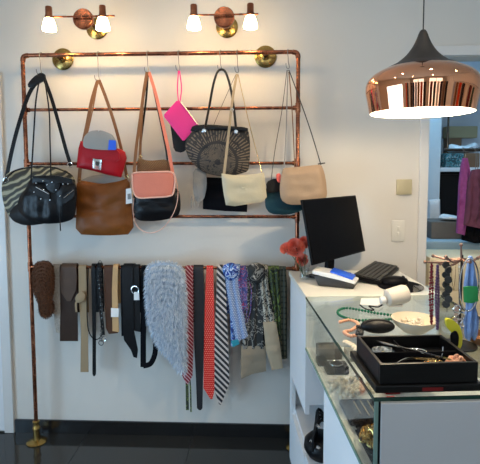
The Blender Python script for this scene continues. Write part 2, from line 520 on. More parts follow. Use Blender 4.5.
for z in zr:
    mk('rail', tube(B(), [(xl, YR, z), (xr, YR, z)], PR-.002, 12), 'copper', rack)
    for x in (xl, xr):
        s = 1 if x == xl else -1
        b = tube(B(), [(x, YR, z+.024), (x, YR, z-.024)], PR+.003, 14); tube(b, [(x, YR, z), (x+s*.026, YR, z)], PR+.0015, 12)
        mk('tee_fitting', b, 'copper', rack)
for x in (xl, xr):
    mk('floor_flange', lathe(B(), [(0, 0), (.052, 0), (.054, .004), (.046, .01), (.02, .016), (.017, .03), (.017, .07), (.021, .074), (.021, .084), (.016, .09), (.0155, .105), (.019, .108), (.019, .118), (.012, .124)], (x, YR, .0005), seg=28), 'brass', rack)


def wall_flange(c, parent, ln, r=.057):
    b = lathe(B(), [(0, 0), (r, 0), (r+.001, .005), (r-.008, .011), (.022, .015), (.019, .03), (.013, .034)], (c.x, -.001, c.z), (0, -1, 0), 28)
    for k in range(4):
        a = k*PI/2+.6; ball(b, (c.x+.033*math.cos(a), -.012, c.z+.033*math.sin(a)), .005)
    mk('wall_flange', b, 'brass', parent)
    mk('stub_pipe', tube(B(), [(c.x, -.03, c.z), (c.x, -ln, c.z)], PR, 12), 'copper', parent)


for px in (62.5, 265.5): c = P(px, 60, -.01); c.z = zt; wall_flange(c, rack, -YR)

# ---------------------------------------------------------------- wall lamps
for i, (fx_, fy_, lab) in enumerate(((97, 28.5, 'copper twin spot wall lamp above the left half of the copper rack'), (227, 27, 'copper twin spot wall lamp above the right half of the copper rack'))):
    c = P(fx_, fy_, -.005)
    wl = thing('wall_lamp', c, lab, 'lamp', 'twin spot wall lamps')
    Yd = -.20
    wall_flange(c, wl, -Yd)
    mk('mounting_disc', lathe(B(), [(0, 0), (.047, 0), (.05, .004), (.05, .02), (.046, .025), (0, .026)], (c.x, Yd+.012, c.z-.012), (0, -1, 0), 32), 'copper', wl)
    z = c.z-.008; L = -.155 if i == 0 else -.15
    mk('cross_bar', tube(B(), [(c.x+L, Yd-.03, z), (c.x+.165, Yd-.03, z)], .0045, 10), 'copper', wl)
    for sx in ((-.158, .105) if i == 0 else (-.148, .122)):
        x = c.x+sx+.006
        sk = mk('spot_holder', lathe(B(), [(0, .044), (.014, .044), (.0165, .04), (.0165, .004), (.019, 0), (.019, -.012), (0, -.012)], (x, Yd-.045, z), (0, 0, 1), 20), 'copper', wl)
        mk('lamp_shade', lathe(B(), [(.014, -.009), (.020, -.014), (.025, -.026), (.030, -.044), (.033, -.062), (.0325, -.069), (.030, -.069), (.028, -.05), (.022, -.028), (.013, -.012)], (x, Yd-.045, z), (0, 0, 1), 24), 'shade', wl)
        ld = bpy.data.lights.new('bulb', 'POINT'); ld.energy = 2.0; ld.color = (1, .68, .34); ld.shadow_soft_size = .014
        lo = bpy.data.objects.new('wall_lamp_light', ld); COL.objects.link(lo); lo.location = (x, Yd-.045, z-.05)

# ---------------------------------------------------------------- pendant lamp
pc = P(421, 113, CAM.y+1.6); pz = pc.z; pr_ = .186
pend = thing('pendant_lamp', (pc.x, pc.y, CE), 'polished copper and dark walnut pendant lamp hanging over the counter', 'lamp')
k = pr_/.5/105*1.0
pp = lambda hw, y: (hw*1.5/470, (113-y)*1.53/470)       # half widths and heights read in the lamp's own plane
prof_c = [pp(52, 113), pp(54.5, 100), pp(56.3, 91), pp(56, 84), pp(53, 78), pp(47, 73), pp(38, 68.6), pp(33, 67)]
inn = [(r-.003, z-.002) for r, z in reversed(prof_c)]
mk('copper_shade', lathe(B(), [(v.x, v.z) for v in spline([V((r, 0, z)) for r, z in prof_c], 5)], (pc.x, pc.y, pz), seg=72), 'pcopper', pend)
mk('inner_shade', lathe(B(), [(prof_c[0][0], 0)]+[(r, max(z, 0.0)) for r, z in reversed(inn)], (pc.x, pc.y, pz), seg=64), 'lampin', pend)
prof_w = [pp(38, 68.9), pp(33, 66.5), pp(25, 62.5), pp(16, 55), pp(10, 47), pp(6.5, 40), pp(4, 33.5), pp(2.3, 31), (0.004, (113-31)*1.53/470), (0, (113-31)*1.53/470)]
mk('wood_top', lathe(B(), [(v.x, v.z) for v in spline([V((r, 0, z)) for r, z in prof_w], 4)], (pc.x, pc.y, pz+.001), seg=48), 'walnut', pend)
mk('cord', tube(B(), [(pc.x, pc.y, pz+.27), (pc.x, pc.y, CE-.02)], .0022, 8), 'dmetal', pend)
mk('ceiling_rose', lathe(B(), [(0, -.03), (.02, -.03), (.045, -.008), (.045, 0), (0, 0)], (pc.x, pc.y, CE-.001), seg=24), 'walnut', pend)
mk('lamp_holder', lathe(B(), [(0, .14), (.02, .14), (.022, .1), (.016, .085), (0, .085)], (pc.x, pc.y, pz), seg=16), 'dmetal', pend)
mk('bulb', lathe(B(), [(0, .02), (.018, .024), (.03, .045), (.026, .065), (.014, .085), (0, .085)], (pc.x, pc.y, pz), seg=20), 'bulb', pend)
ld = bpy.data.lights.new('pendant_light', 'POINT'); ld.energy = 24; ld.color = (1, .8, .54); ld.shadow_soft_size = .03
lo = bpy.data.objects.new('pendant_light', ld); COL.objects.link(lo); lo.location = (pc.x, pc.y, pz+.012)

# ---------------------------------------------------------------- hooks


def hook(px, py0, py1, lab):
    a = P(px, 53, YR); a.z = zt; e = P(px, py1, YR-.012); x = a.x
    pts = [(x+.006, YR+.016, zt-.002), (x+.003, YR+.011, zt+.010), (x, YR, zt+.0145), (x-.002, YR-.012, zt+.009), (x-.003, YR-.0145, zt-.004), (x, YR-.012, zt-.03),
           (x+.001, YR-.012, e.z+.03), (x+.006, YR-.016, e.z+.004), (x, YR-.022, e.z-.006), (x-.01, YR-.03, e.z+.002), (x-.012, YR-.034, e.z+.02)]
    o = mk('wire_hook', tube(B(), spline(pts, 5), .002, 6), 'steel'); tag(o, lab, 'hook', 'wire hooks on the top rail'); return V((x, YR-.018, e.z-.003))


HK = {}
for kx, y1, lab in ((41, 74, 'steel wire hook holding the knotted black bag strap'), (98.5, 80, 'steel wire hook holding the brown strap of the cognac tote'),
                    (148, 72, 'steel wire hook holding the tan and salmon straps'), (179, 70, 'steel wire hook holding the hot pink wrist loop'),
                    (220.5, 70, 'steel wire hook holding the black handles of the woven tote'), (237.5, 72, 'steel wire hook holding the cream bag strap'),
                    (288, 68, 'steel wire hook beside the right elbow of the rack holding grey straps')):
    HK[kx] = hook(kx, 53, y1, lab)


def strap(pts, w, mat, parent, th=.003, n=6, name='strap'):
    return mk(name, ribbon(B(), spline(pline(pts, None), n), w, th), mat, parent)


def bagthing(name, px, Y, lab, cat='bag', group=None):
    c = P(px[0], px[1], Y); return thing(name, c, lab, cat, group)


def ring(bm, c, r, t=.0015, ax=(0, 1, 0), seg=16):
    a = V(ax).orthogonal().normalized(); b_ = V(ax).normalized().cross(a)
    return tube(bm, [V(c)+(a*math.cos(k*2*PI/seg)+b_*math.sin(k*2*PI/seg))*r for k in range(seg)], t, 6, True)


# ---- striped holdall behind, black studded bag in front
Y0 = -.168
t = bagthing('duffel_bag', (32, 224), Y0, 'olive and black zebra striped duffel bag at the far left of the rack', 'bag', 'handbags on the rack')
mk('body', puff([(3, 180), (8, 173), (20, 168), (36, 165.5), (52, 166), (66, 170), (75, 178), (76, 200), (70, 213), (50, 222), (26, 225), (12, 220), (5, 208), (2, 192)], Y0+.012, .068, wr=.006), 'zebra', t)
mk('piping', tube(B(), spline(pline([(4, 182), (14, 171.5), (34, 167), (55, 168), (70, 174)], Y0-.018), 5), .0035), 'bleather', t)
mk('bottom_panel', puff([(9, 213), (20, 200), (44, 196), (70, 200), (71, 212), (50, 223), (26, 226), (13, 221)], Y0-.004, .066, rnd=2), 'bleather2', t)
strap([(42, 76, -.125), (30, 92, -.13), (20, 120, -.135), (12, 150, -.14), (6, 180, -.15)], .020, 'bleather', t)
strap([(43, 75, -.118), (52, 100, -.12), (60, 128, -.13), (66, 150, -.14), (71, 166, -.15)], .018, 'bleather', t)
for q in ((6, 180), (70, 165)): mk('metal_ring', ring(B(), P(q[0], q[1], Y0-.004), .013, .002), 'chrome', t)
mk('strap_knot', puff([(28, 84), (34, 77), (41, 72.5), (45, 74), (46, 80), (40, 83), (34, 87), (29, 88)], -.128, .022, rnd=1, wr=.004), 'bleather', t)

Y1 = -.25
t = bagthing('black_handbag', (52, 225), Y1, 'black leather handbag with studs and zips in front of the striped duffel', 'bag', 'handbags on the rack')
mk('body', puff([(31, 178), (44, 176), (60, 177.5), (73, 180), (77, 190), (76, 206), (74, 219), (62, 223), (44, 224), (26, 219), (17, 208), (20, 196), (27, 188)], Y1, .066, wr=.008, seed=4, p=4, fa=.004, ff=95), 'bleather', t)
mk('front_flap', puff([(33, 176), (46, 175.5), (60, 176), (72, 179), (73, 184), (61, 183), (59, 190), (54, 193), (48, 190), (46, 183), (33, 183)], Y1-.03, .02, rnd=0, wr=.004), 'bleather', t)
for (a_, b_) in (((36, 187), (49, 194)), ((64, 198), (74, 190))):
    q = mk('zip_pocket', puff([(a_[0]-1, a_[1]-2), (b_[0]+1, b_[1]-2), (b_[0]+1, b_[1]+7), (a_[0]-1, a_[1]+7)], Y1-.04, .012, rnd=1), 'bleather2', t)
    mk('zip', tube(B(), pline([a_, b_], Y1-.048), .0024), 'chrome', q)
b = B()
for q in ((36, 183), (43, 181), (44, 190), (47, 185), (52, 182), (56, 190), (60, 196), (50, 200), (63, 184), (68, 184), (41, 199), (34, 192)): ball(b, P(q[0], q[1], Y1-.046), .0034, (1, .5, 1), 8)
mk('studs', b, 'chrome', t)
mk('tassel', tube(B(), spline(pline([(61, 206), (60, 218), (60.5, 231)], Y1-.04), 4), .003, radii=None), 'bleather', t)
strap([(40, 77, -.13), (36, 100, -.15), (34, 130, -.18), (31, 180, -.215)], .007, 'bleather', t)
strap([(44, 76, -.13), (49, 110, -.15), (50, 140, -.18), (51, 178, -.215)], .006, 'bleather', t)

# ---- cognac tote, red satchel, grey clutch
Y2 = -.15
t = bagthing('tote_bag', (104, 234), Y2, 'cognac brown leather tote bag hanging second from the left', 'bag', 'handbags on the rack')
mk('body', puff([(77, 180), (86, 181), (102, 184), (118, 181.5), (129, 178), (131, 200), (134, 234), (105, 235.5), (76, 234), (77, 205)], Y2, .055, e=.007, rnd=1, wr=.016, seed=9, p=5), 'brown', t)
mk('lining', puff([(78, 182), (90, 176), (108, 174), (128, 178), (124, 184), (102, 187), (84, 185)], Y2+.008, .03, rnd=1), 'greyf', t)
mk('seam', tube(B(), pline([(129, 213), (116, 232)], Y2-.018), .0012), 'brown', t)
strap([(98, 80, -.122), (92, 100, -.125), (87, 125, -.13), (82, 150, -.14), (79, 182, -.15)], .018, 'tan', t)
strap([(99, 80, -.118), (106, 98, -.12), (114, 122, -.125), (121, 148, -.13), (127, 178, -.15)], .016, 'tan', t)
for q in ((79.5, 180), (126.5, 177)): mk('metal_ring', ring(B(), P(q[0], q[1], Y2-.012), .009, .0016), 'gold', t)
lb = mk('swing_tag', puff([(126, 189), (131, 188), (132.5, 203), (126, 204)], Y2-.03, .004, e=.0015, rnd=0), 'tagc', t)
mk('tag_print', puff([(127.5, 194), (130.5, 193.5), (131, 199), (127.7, 199.5)], Y2-.0325, .002, e=.0006, rnd=0), 'greyf', lb)

Y3 = -.205
t = bagthing('red_satchel', (100, 176), Y3, 'red leather satchel with silver clasp and grey flap above the cognac tote', 'bag', 'handbags on the rack')
mk('body', puff([(81, 141), (100, 144), (120, 149), (125, 152), (126.5, 158), (124, 168), (121, 177.5), (108, 175), (94, 171), (77, 167.5), (78, 157), (79, 148)], Y3, .05, rnd=0, wr=.003, p=6), 'red', t)
mk('flap', puff([(83, 144), (100, 143), (119, 150), (120, 162), (101, 159), (82, 156)], Y3-.024, .008, e=.003, rnd=1), 'red', t)
cl = mk('clasp', puff([(93, 158.5), (102, 160), (101, 170), (93, 168.5)], Y3-.032, .006, e=.002, rnd=0), 'chrome', t)
mk('clasp_keyhole', puff([(95.5, 161), (99.5, 161.6), (99, 166), (95.5, 165.5)], Y3-.0365, .002, e=.0008, rnd=1), 'dmetal', cl)
strap([(98.5, 80, -.13), (108, 104, -.15), (118, 134, -.18), (124, 158, -.205)], .006, 'tan', t)
strap([(98, 80, -.132), (93, 108, -.155), (86, 140, -.2)], .006, 'tan', t)
Y3b = -.245
t = bagthing('grey_clutch', (101, 150), -.225, 'small grey rounded clutch resting on top of the red satchel', 'bag', 'handbags on the rack')
mk('body', puff([(83, 148), (84, 137), (90, 131), (101, 130), (112, 134), (117, 142), (117, 150), (101, 150)], -.236, .02, rnd=2), 'grayl', t)
mk('clasp', ball(B(), P(99, 131, -.25), .0045), 'chrome', t)
mk('blue_tag', puff([(109, 140), (116, 140.5), (116, 150), (108, 150)], -.253, .003, e=.001, rnd=0), 'blue', t)

# ---- salmon camera bag, black bag, basket
t = bagthing('salmon_camera_bag', (154, 197), -.235, 'salmon pink box shaped crossbody bag with pale piping, front of its hook', 'bag', 'handbags on the rack')
ol = [(134, 173), (152, 172), (171, 172), (175, 178), (174, 190), (170, 196), (152, 197.5), (138, 197.5), (133, 190), (132.5, 178)]
mk('body', puff(ol, -.25, .055, e=.022, p=8, rnd=2), 'pink', t)
b = tube(B(), spline([v for v in pline(ol, -.25-.0245)], 4, True), .004, 8, True)
mk('piping', b, 'pinkpipe', t)
strap([(147, 72, -.13), (144, 90, -.15), (140, 120, -.18), (136, 150, -.215), (134, 174, -.23)], .015, 'tan', t)
strap([(149, 72, -.13), (156, 95, -.14), (163, 125, -.17), (169, 152, -.21), (173, 175, -.23)], .016, 'pink', t)
mk('wrist_strap', tube(B(), spline(pline([(176, 178, -.235), (178, 195, -.24), (174, 212, -.24), (163, 228, -.23), (149, 233, -.22), (137, 226, -.21), (133, 212, -.2), (134, 198, -.21)], 0), 5), .0018), 'pinkpipe', t)
t = bagthing('black_pouch_bag', (156, 220), -.16, 'soft black leather bag hanging behind the salmon camera bag', 'bag', 'handbags on the rack')
mk('body', puff([(134, 185), (160, 183), (179, 188), (181, 208), (178, 217), (158, 221), (138, 221), (133, 212)], -.155, .055, rnd=2, wr=.012, seed=3, p=4), 'bleather', t)
strap([(148, 72, -.122), (146, 100, -.125), (140, 150, -.135), (138, 190, -.15)], .010, 'bleather', t)
strap([(150, 73, -.12), (158, 110, -.122), (166, 150, -.13), (171, 188, -.15)], .009, 'bleather', t)
t = bagthing('basket_bag', (154, 178), -.185, 'brown woven bag top showing above the salmon camera bag', 'bag', 'handbags on the rack')
mk('body', puff([(138, 158), (150, 161), (168, 159), (171, 170), (169, 180), (154, 182), (139, 180), (137, 170)], -.203, .024, rnd=1, wr=.002), 'basket', t)
strap([(147.5, 72, -.124), (143, 100, -.13), (141, 130, -.15), (140, 160, -.175)], .013, 'tan', t)
b = B(); ring(b, P(140.5, 157, -.19), .008, .002); mk('buckle', b, 'gold', t)

# ---- hot pink clutch
t = bagthing('hot_pink_clutch', (180, 140), -.16, 'hot pink wristlet clutch hanging tilted by its loop', 'bag', 'handbags on the rack')
mk('body', puff([(176.5, 101), (179, 101), (198, 123), (198, 125.5), (184.5, 140.5), (182.5, 140.5), (164.3, 117), (164.3, 114.5)], -.16, .016, e=.004, p=4, rnd=0), 'hotpink', t)
strap([(178.5, 71, -.125), (177.5, 88, -.14), (178.5, 102, -.16)], .006, 'hotpink', t)
strap([(179.5, 71, -.125), (181.5, 88, -.14), (180, 102, -.16)], .006, 'hotpink', t)
mk('zip', tube(B(), pline([(181, 101.5), (197.5, 124)], -.167), .002), 'gold', t)
t = bagthing('dark_clutch', (184, 152), -.13, 'dark grey clutch half hidden behind the hot pink clutch', 'bag', 'handbags on the rack')
mk('body', puff([(170, 122), (186, 128), (191, 146), (182, 153), (174, 151), (172, 136)], -.135, .012, e=.004, rnd=1), 'bleather2', t)

# ---- woven tote
Y4 = -.155
t = bagthing('woven_tote', (217, 176), Y4, 'large black and straw woven tote with fan pattern and black handles', 'bag', 'handbags on the rack')
mk('body', puff([(193, 127), (206, 125), (226, 126.5), (248, 128), (250, 140), (250, 155), (249, 171), (240, 174), (231, 176.5), (222, 177), (204, 173), (190, 161), (184.5, 147), (187, 137)], Y4, .06, e=.006, p=4, rnd=2, wr=.006), 'woven', t)
mk('rim', puff([(193, 125.5), (208, 124.5), (228, 126), (248, 127.5), (248, 132), (228, 130.5), (206, 129.5), (190, 132)], Y4-.016, .03, e=.01, rnd=1), 'bleather', t)
for off in (0, .03):
    b = tube(B(), spline(pline([(205, 128, Y4-.03+off*1.6), (209, 108, -.16+off), (213, 86, -.135+off*.6), (217, 73, -.125+off*.4), (221, 69.5, -.122+off*.4), (226, 73, -.125+off*.4), (231, 90, -.135+off*.6), (234, 110, -.16+off), (236, 129, Y4-.03+off*1.6)], 0), 6), .0062, 8)
    mk('handle', b, 'bleather', t)
for q in ((204, 131), (236, 132)): mk('eyelet', lathe(B(), [(0, 0), (.011, 0), (.011, .004), (.005, .006), (0, .006)], P(q[0], q[1], Y4-.036), (0, -1, 0), 16), 'chrome', t)

# ---- cream bag
t = bagthing('cream_bag', (244, 205), -.235, 'small shiny cream and gold bag in front of the black fabric pouch', 'bag', 'handbags on the rack')
mk('body', puff([(221.5, 173.5), (233, 175), (245, 175), (255, 174), (264, 172.5), (265.5, 185), (266.8, 197), (262, 202), (254, 203), (245, 204.5), (235, 206), (226, 205), (224, 195), (222.5, 184)], -.24, .045, e=.01, p=6, rnd=0, wr=.012, seed=2), 'cream', t)
strap([(237, 74, -.13), (233, 96, -.15), (229, 130, -.19), (224, 175, -.235)], .013, 'creamstrap', t)
mk('chain_strap', tube(B(), spline(pline([(238, 74, -.128), (246, 110, -.16), (254, 142, -.2), (262, 173, -.235)], 0), 5), .0018), 'gold', t)
b = B(); ring(b, P(232, 110, -.175), .007, .0016); mk('buckle', b, 'chrome', t)
# ---- black pouch and grey pouch
o = mk('fabric_pouch', puff([(203, 177), (226, 178), (248, 181), (248, 195), (247, 212), (225, 211), (203, 209)], -.066, .024, e=.005, p=5, rnd=0, wr=.004), 'bfabric')
tag(o, 'plain black fabric pouch hanging low behind the cream bag', 'bag', 'handbags on the rack')
t = bagthing('tassel_pouch', (198, 205), -.14, 'grey cloth pouch with tassels below the woven tote', 'bag', 'handbags on the rack')
mk('body', puff([(193, 168), (206, 170), (207, 186), (204, 200), (197, 203), (193, 192)], -.135, .02, rnd=1, wr=.004), 'greyf', t)
b = B()
for q in (192, 195, 199): tube(b, spline(pline([(q, 196), (q-1, 203), (q-.5, 208)], -.15), 3), .0022, 6)
mk('tassel', b, 'greyf', t)
mk('handle', tube(B(), spline(pline([(236, 74, -.09), (220, 110, -.06), (204, 150, -.06), (198, 172, -.1)], 0), 4), .0014), 'dmetal', t)

# ---- taupe bag and teal bag
t = bagthing('taupe_bag', (303, 204), -.20, 'taupe leather shoulder bag hanging at the right post above the monitor', 'bag', 'handbags on the rack')
mk('body', puff([(283, 168), (292, 167.3), (302, 166.5), (312, 165.3), (321, 164.5), (324, 172), (326, 182), (327, 196), (323, 201), (313, 203), (302, 204.5), (288, 204.5), (281, 200), (279.5, 188), (281, 176)], -.215, .054, e=.01, p=5, rnd=1, wr=.008, seed=6), 'beige', t)
mk('flap_seam', tube(B(), spline(pline([(283, 169), (302, 168), (322, 166)], -.225), 4), .002), 'beige', t)
strap([(288, 70, -.125), (287, 100, -.14), (286, 135, -.17), (284, 168, -.2)], .006, 'greyf', t)
mk('chain_strap', tube(B(), spline(pline([(289, 70, -.122), (300, 100, -.14), (311, 132, -.17), (321, 165, -.2)], 0), 5), .0026), 'dmetal', t)
mk('end_tab', tube(B(), pline([(318, 164), (325, 163)], -.215), .003), 'dmetal', t)
t = bagthing('teal_bag', (286, 215), -.15, 'dark teal leather bag hanging behind the taupe bag', 'bag', 'handbags on the rack')
mk('body', puff([(266, 184), (284, 179), (300, 182), (305, 192), (304, 210), (288, 215), (270, 214), (264.5, 206)], -.148, .045, rnd=2, wr=.008, seed=12, p=4), 'teal', t)
mk('top_panel', puff([(266, 182), (275, 178), (290, 179), (292, 190), (276, 192), (267, 193)], -.172, .014, rnd=1), 'bleather2', t)
mk('chain_strap', tube(B(), spline(pline([(287, 70, -.125), (282, 110, -.13), (275, 150, -.14), (271, 182, -.15)], 0), 5), .0018), 'dmetal', t)
strap([(289, 72, -.118), (292, 110, -.12), (294, 150, -.13), (295, 182, -.145)], .005, 'tan', t)
o = mk('felt_charm', puff([(276, 174), (280, 173), (282, 178), (281, 183), (277, 182)], -.2, .014, rnd=2), 'coral')
tag(o, 'small coral felt charm at the left edge of the taupe bag', 'charm')


# ---------------------------------------------------------------- belts, ties, scarves over the lowest rail
ZB = zr[3]; RB = PR-.002


def lerp_poly(pl, t):
    n = len(pl)-1; f_ = t*n; i = min(int(f_), n-1); f_ -= i
    return pl[i][0]*(1-f_)+pl[i+1][0]*f_, pl[i][1]*(1-f_)+pl[i+1][1]*f_


def hang(name, left, right, mat, yo=.003, folds=0., amp=0., th=.003, back=.25, rows=26, cols=9, wave=0., parent=None, seed=0., tight=1.):
    """a strip laid over the rail: outline polylines (top to bottom) on both sides, front layer yo before the rail"""
    Yf = YR-RB-yo-th; bm = B(); lay = []
    rr = RB+yo+th/2
    x0 = P(left[0][0], 267, Yf).x; x1 = P(right[0][0], 267, Yf).x
    def prof(u, v, y): 
        return y-amp*abs(math.sin((u*folds+seed)*PI))-wave*math.sin(v*7+u*3+seed)*v
    for k in range(5):                       # back flap going down, then over the top
        z = ZB-back*(1-k/4)
        lay.append([V((x0+(x1-x0)*u, YR+rr+.001, z)) for u in [i/(cols-1) for i in range(cols)]])
    for k in range(1, 7):
        a = PI*k/7
        lay.append([V((x0+(x1-x0)*i/(cols-1), YR+rr*math.cos(a), ZB+rr*math.sin(a))) for i in range(cols)])
    for j in range(rows+1):
        v = j/rows; l = lerp_poly(left, v); r = lerp_poly(right, v); row = []
        for i in range(cols):
            u = i/(cols-1); q = P(l[0]*(1-u)+r[0]*u, l[1]*(1-u)+r[1]*u, Yf)
            if j == 0: q.z = ZB
            q.y = prof(u, v, Yf) if j else Yf-amp*.3*abs(math.sin((u*folds+seed)*PI)); row.append(q)
        lay.append(row)
    out = []
    for sgn in (-1, 1):
        g_ = []
        for j, row in enumerate(lay):
            g_.append([])
            for i, q in enumerate(row):
                a = lay[max(j-1, 0)][i]; b_ = lay[min(j+1, len(lay)-1)][i]
                c_ = row[max(i-1, 0)]; d_ = row[min(i+1, cols-1)]
                nr = (b_-a).cross(d_-c_); nr = nr.normalized() if nr.length > 1e-9 else V((0, -1, 0))
                g_[-1].append(bm.verts.new(q+nr*sgn*th/2))
        out.append(g_)
        for j in range(len(lay)-1):
            for i in range(cols-1): bm.faces.new((g_[j][i], g_[j][i+1], g_[j+1][i+1], g_[j+1][i]))
    A, C_ = out; nl = len(lay)
    for j in range(nl-1):
        for i in (0, cols-1): bm.faces.new((A[j][i], A[j+1][i], C_[j+1][i], C_[j][i]))
    for j in (0, nl-1):
        for i in range(cols-1): bm.faces.new((A[j][i], A[j][i+1], C_[j][i+1], C_[j][i]))
    o = mk(name, bm, mat, parent)
    return o


def fur(bm, base_pts, n, ln, seed=1, down=.6, spread=1.):
    rr = random.Random(seed)
    for _ in range(n):
        p, nr = base_pts(rr)
        d_ = (nr*(.55+.5*rr.random())+V((rr.uniform(-1, 1)*.5*spread, rr.uniform(-.6, .3), -down*rr.random()-.1))).normalized()
        L = ln*(.55+.7*rr.random()); s = d_.cross(V((rr.uniform(-1, 1), rr.uniform(-1, 1), rr.uniform(-1, 1)))).normalized()*.0014
        m_ = p+d_*L*.55; e = p+d_*L*.85+V((0, 0, -L*.3))
        a, b_, c_, d2, t_ = [bm.verts.new(q) for q in (p-s, p+s, m_+s*.8, m_-s*.8, e)]
        bm.faces.new((a, b_, c_, d2)); bm.faces.new((d2, c_, t_))


def furry(name, outline, Yc, d, mat, n, ln, seed, lab, core, wr=.004):
    t = puff(outline, Yc, d, e=.008, rnd=2, wr=wr, seed=seed)
    t.faces.ensure_lookup_table(); t.normal_update(); bmesh.ops.recalc_face_normals(t, faces=t.faces)
    fs = [f for f in t.faces]; ar = [f.calc_area() for f in fs]
    samples = [(f.calc_center_median(), f.normal.copy(), [v.co.copy() for v in f.verts]) for f in fs]
    def pick(rr):
        i = rr.choices(range(len(fs)), ar)[0]; c_, nr, vs = samples[i]
        w_ = [rr.random()+.01 for _ in vs]; s_ = sum(w_)
        return sum((v*a for v, a in zip(vs, w_)), V())/s_, nr
    rg = random.Random(seed*77); pts = [pick(rg) for q in range(n)]
    it = iter(pts)
    fur(t, lambda rr: next(it), n, ln, seed)
    return mk(name, t, mat)


G1 = 'belts, ties and scarves on the lowest rail'
L_ = lambda *p: list(p)
# brown fur stole
o = furry('fur_stole', [(34, 267), (38, 262), (46, 261), (52, 264), (53.5, 275), (53, 290), (51, 299), (53, 305), (53, 312), (49, 317), (43, 317), (40, 312), (40, 305), (38, 299), (34.5, 292), (33, 278)], -.148, .05, 'furbr', 5200, .012, 3, '', None)
tag(o, 'dark brown fur collar at the left end of the lowest rail', 'collar', G1)
hang('lining', [(36, 267), (37, 285)], [(50, 267), (50, 285)], 'furbrown', yo=.003, th=.004, parent=o, back=.12)


def H_(name, left, right, mat, lab, cat, **kw):
    o = hang(name, left, right, mat, **kw)
    if lab: tag(o, lab, cat, G1)
    return o


H_('knitted_belt', L_((52.5, 267), (53, 290), (54, 312), (56, 332)), L_((59.5, 267), (60, 290), (60.5, 312), (60, 333)), 'knit', 'narrow off-white knitted belt between the brown fur and the wide brown belt', 'belt', th=.006, yo=.001)
t = thing('wide_belt', P(69, 341, YR), 'wide dark brown leather belt with a rounded flap end', 'belt', G1)
hang('band', L_((60, 267), (60, 341)), L_((77, 267), (78, 341)), 'dbrown', th=.004, yo=.001, parent=t)
hang('flap', L_((61, 267), (60, 280), (61, 292), (67, 301)), L_((76, 267), (77, 278), (76, 290), (71, 301)), 'dbrown3', th=.004, yo=.008, parent=t, back=.1)
t = thing('suede_sash', P(82, 373, YR), 'beige suede sash belt tied with a small knot', 'belt', G1)
hang('band', L_((78.5, 267), (79, 300), (81, 330), (80.5, 372)), L_((86, 267), (87, 300), (88, 330), (88.5, 372)), 'sash', th=.003, yo=.001, parent=t)
mk('knot', puff([(77, 294), (83, 291), (86, 295), (84, 301), (78, 303), (75, 299)], YR-.028, .02, rnd=2), 'sash', t)
mk('tail', ribbon(B(), spline(pline([(80, 298, YR-.03), (76, 303, YR-.032), (76.5, 312, YR-.03)], 0), 4), .01), 'sash', t)
H_('thin_belt', L_((91, 267), (92, 300), (92.5, 340), (92.5, 374), (93.5, 376)), L_((95, 267), (96, 300), (96, 340), (96, 374), (95, 376)), 'bleather', 'thin black leather belt hanging lowest of the belts', 'belt', th=.003, yo=.009)
b = B(); tube(b, spline(pline([(88.5, 268, YR-.02), (87, 300, YR-.024), (88, 328, YR-.024), (94, 339, YR-.026), (101, 336, YR-.026), (103, 320, YR-.024), (98, 268, YR-.02)], 0), 6), .0026)
tag(mk('cord_belt', b, 'bfabric'), 'black cord belt drooping in a loop around the thin belt', 'belt', G1)
t = thing('studded_belt', P(98, 345, YR), 'narrow black studded belt ending in a small round buckle', 'belt', G1)
hang('band', L_((96.5, 267), (98, 300), (102, 335)), L_((100, 267), (101.5, 300), (105, 335)), 'bleather', th=.003, yo=.014, parent=t)
b = B()
for k in range(14): ball(b, P(98.3+k*.36, 276+k*4.2, YR-.0305), .0022, (1, .6, 1), 6)
mk('studs', b, 'chrome', t)
mk('buckle', ring(B(), P(103.7, 339, YR-.028), .012, .0022), 'chrome', t)
b = B(); pts = spline(pline([(100, 262, YR-.03), (101, 290, YR-.03), (102, 318, YR-.03), (101, 340, YR-.03)], 0), 6)
for q in pts: ring(b, q, .007, .0016, (R.uniform(-.4, .4), 1, R.uniform(-.4, .4)), 10)
ring(b, pts[-1]+V((0, 0, -.016)), .013, .002)
tag(mk('chain_belt', b, 'dmetal'), 'dark metal chain link belt beside the chestnut leather belt', 'belt', G1)
t = thing('chestnut_belt', P(110, 334, YR), 'chestnut and dark brown leather belt wearing a white price tag', 'belt', G1)
hang('band', L_((104, 267), (104.5, 300), (106, 328), (109, 334)), L_((114, 267), (115, 300), (118, 328), (118, 333)), 'dbrown2', th=.004, yo=.001, parent=t)
hang('tan_strap', L_((113, 267), (112, 290), (112.5, 331)), L_((118, 267), (117.5, 290), (119, 332)), 'tanbelt', th=.003, yo=.007, parent=t, back=.2)
mk('price_tag', puff([(111, 308), (119, 308.5), (118.5, 317), (111, 317)], YR-.034, .003, e=.001, rnd=0), 'tagc', t)
t = thing('wide_black_belt', P(129, 340, YR), 'wide black elastic belt with a round buckle and white tag', 'belt', G1)
hang('band', L_((120.5, 267), (121, 300), (121.5, 336)), L_((130, 267), (132, 300), (134, 336)), 'bfabric', th=.003, yo=.001, parent=t)
hang('outer_band', L_((127, 267), (129, 300), (131, 330)), L_((139, 267), (140, 300), (140.5, 332)), 'bleather2', th=.003, yo=.006, parent=t)
b = B(); ring(b, P(135, 290, YR-.03), .021, .0025, (.2, 1, 0), 20)
ro = mk('buckle', b, 'chrome', t)
mk('price_tag', puff([(134, 292), (139, 292), (139.5, 300), (134, 300)], YR-.036, .003, e=.001, rnd=0), 'tagc', t)
H_('buckled_belt', L_((123, 330), (124, 340), (131, 350), (133.5, 357)), L_((134, 330), (136, 340), (138, 350), (137, 358)), 'bleather', None, '', th=.003, yo=.011, parent=t, back=.02)
H_('looped_strap', L_((141, 267), (141, 300), (140.5, 340), (140.5, 367)), L_((147, 267), (147, 300), (146, 340), (146, 367)), 'bfabric', 'black webbing strap looped beside the grey fur', 'strap', th=.003, yo=.001)
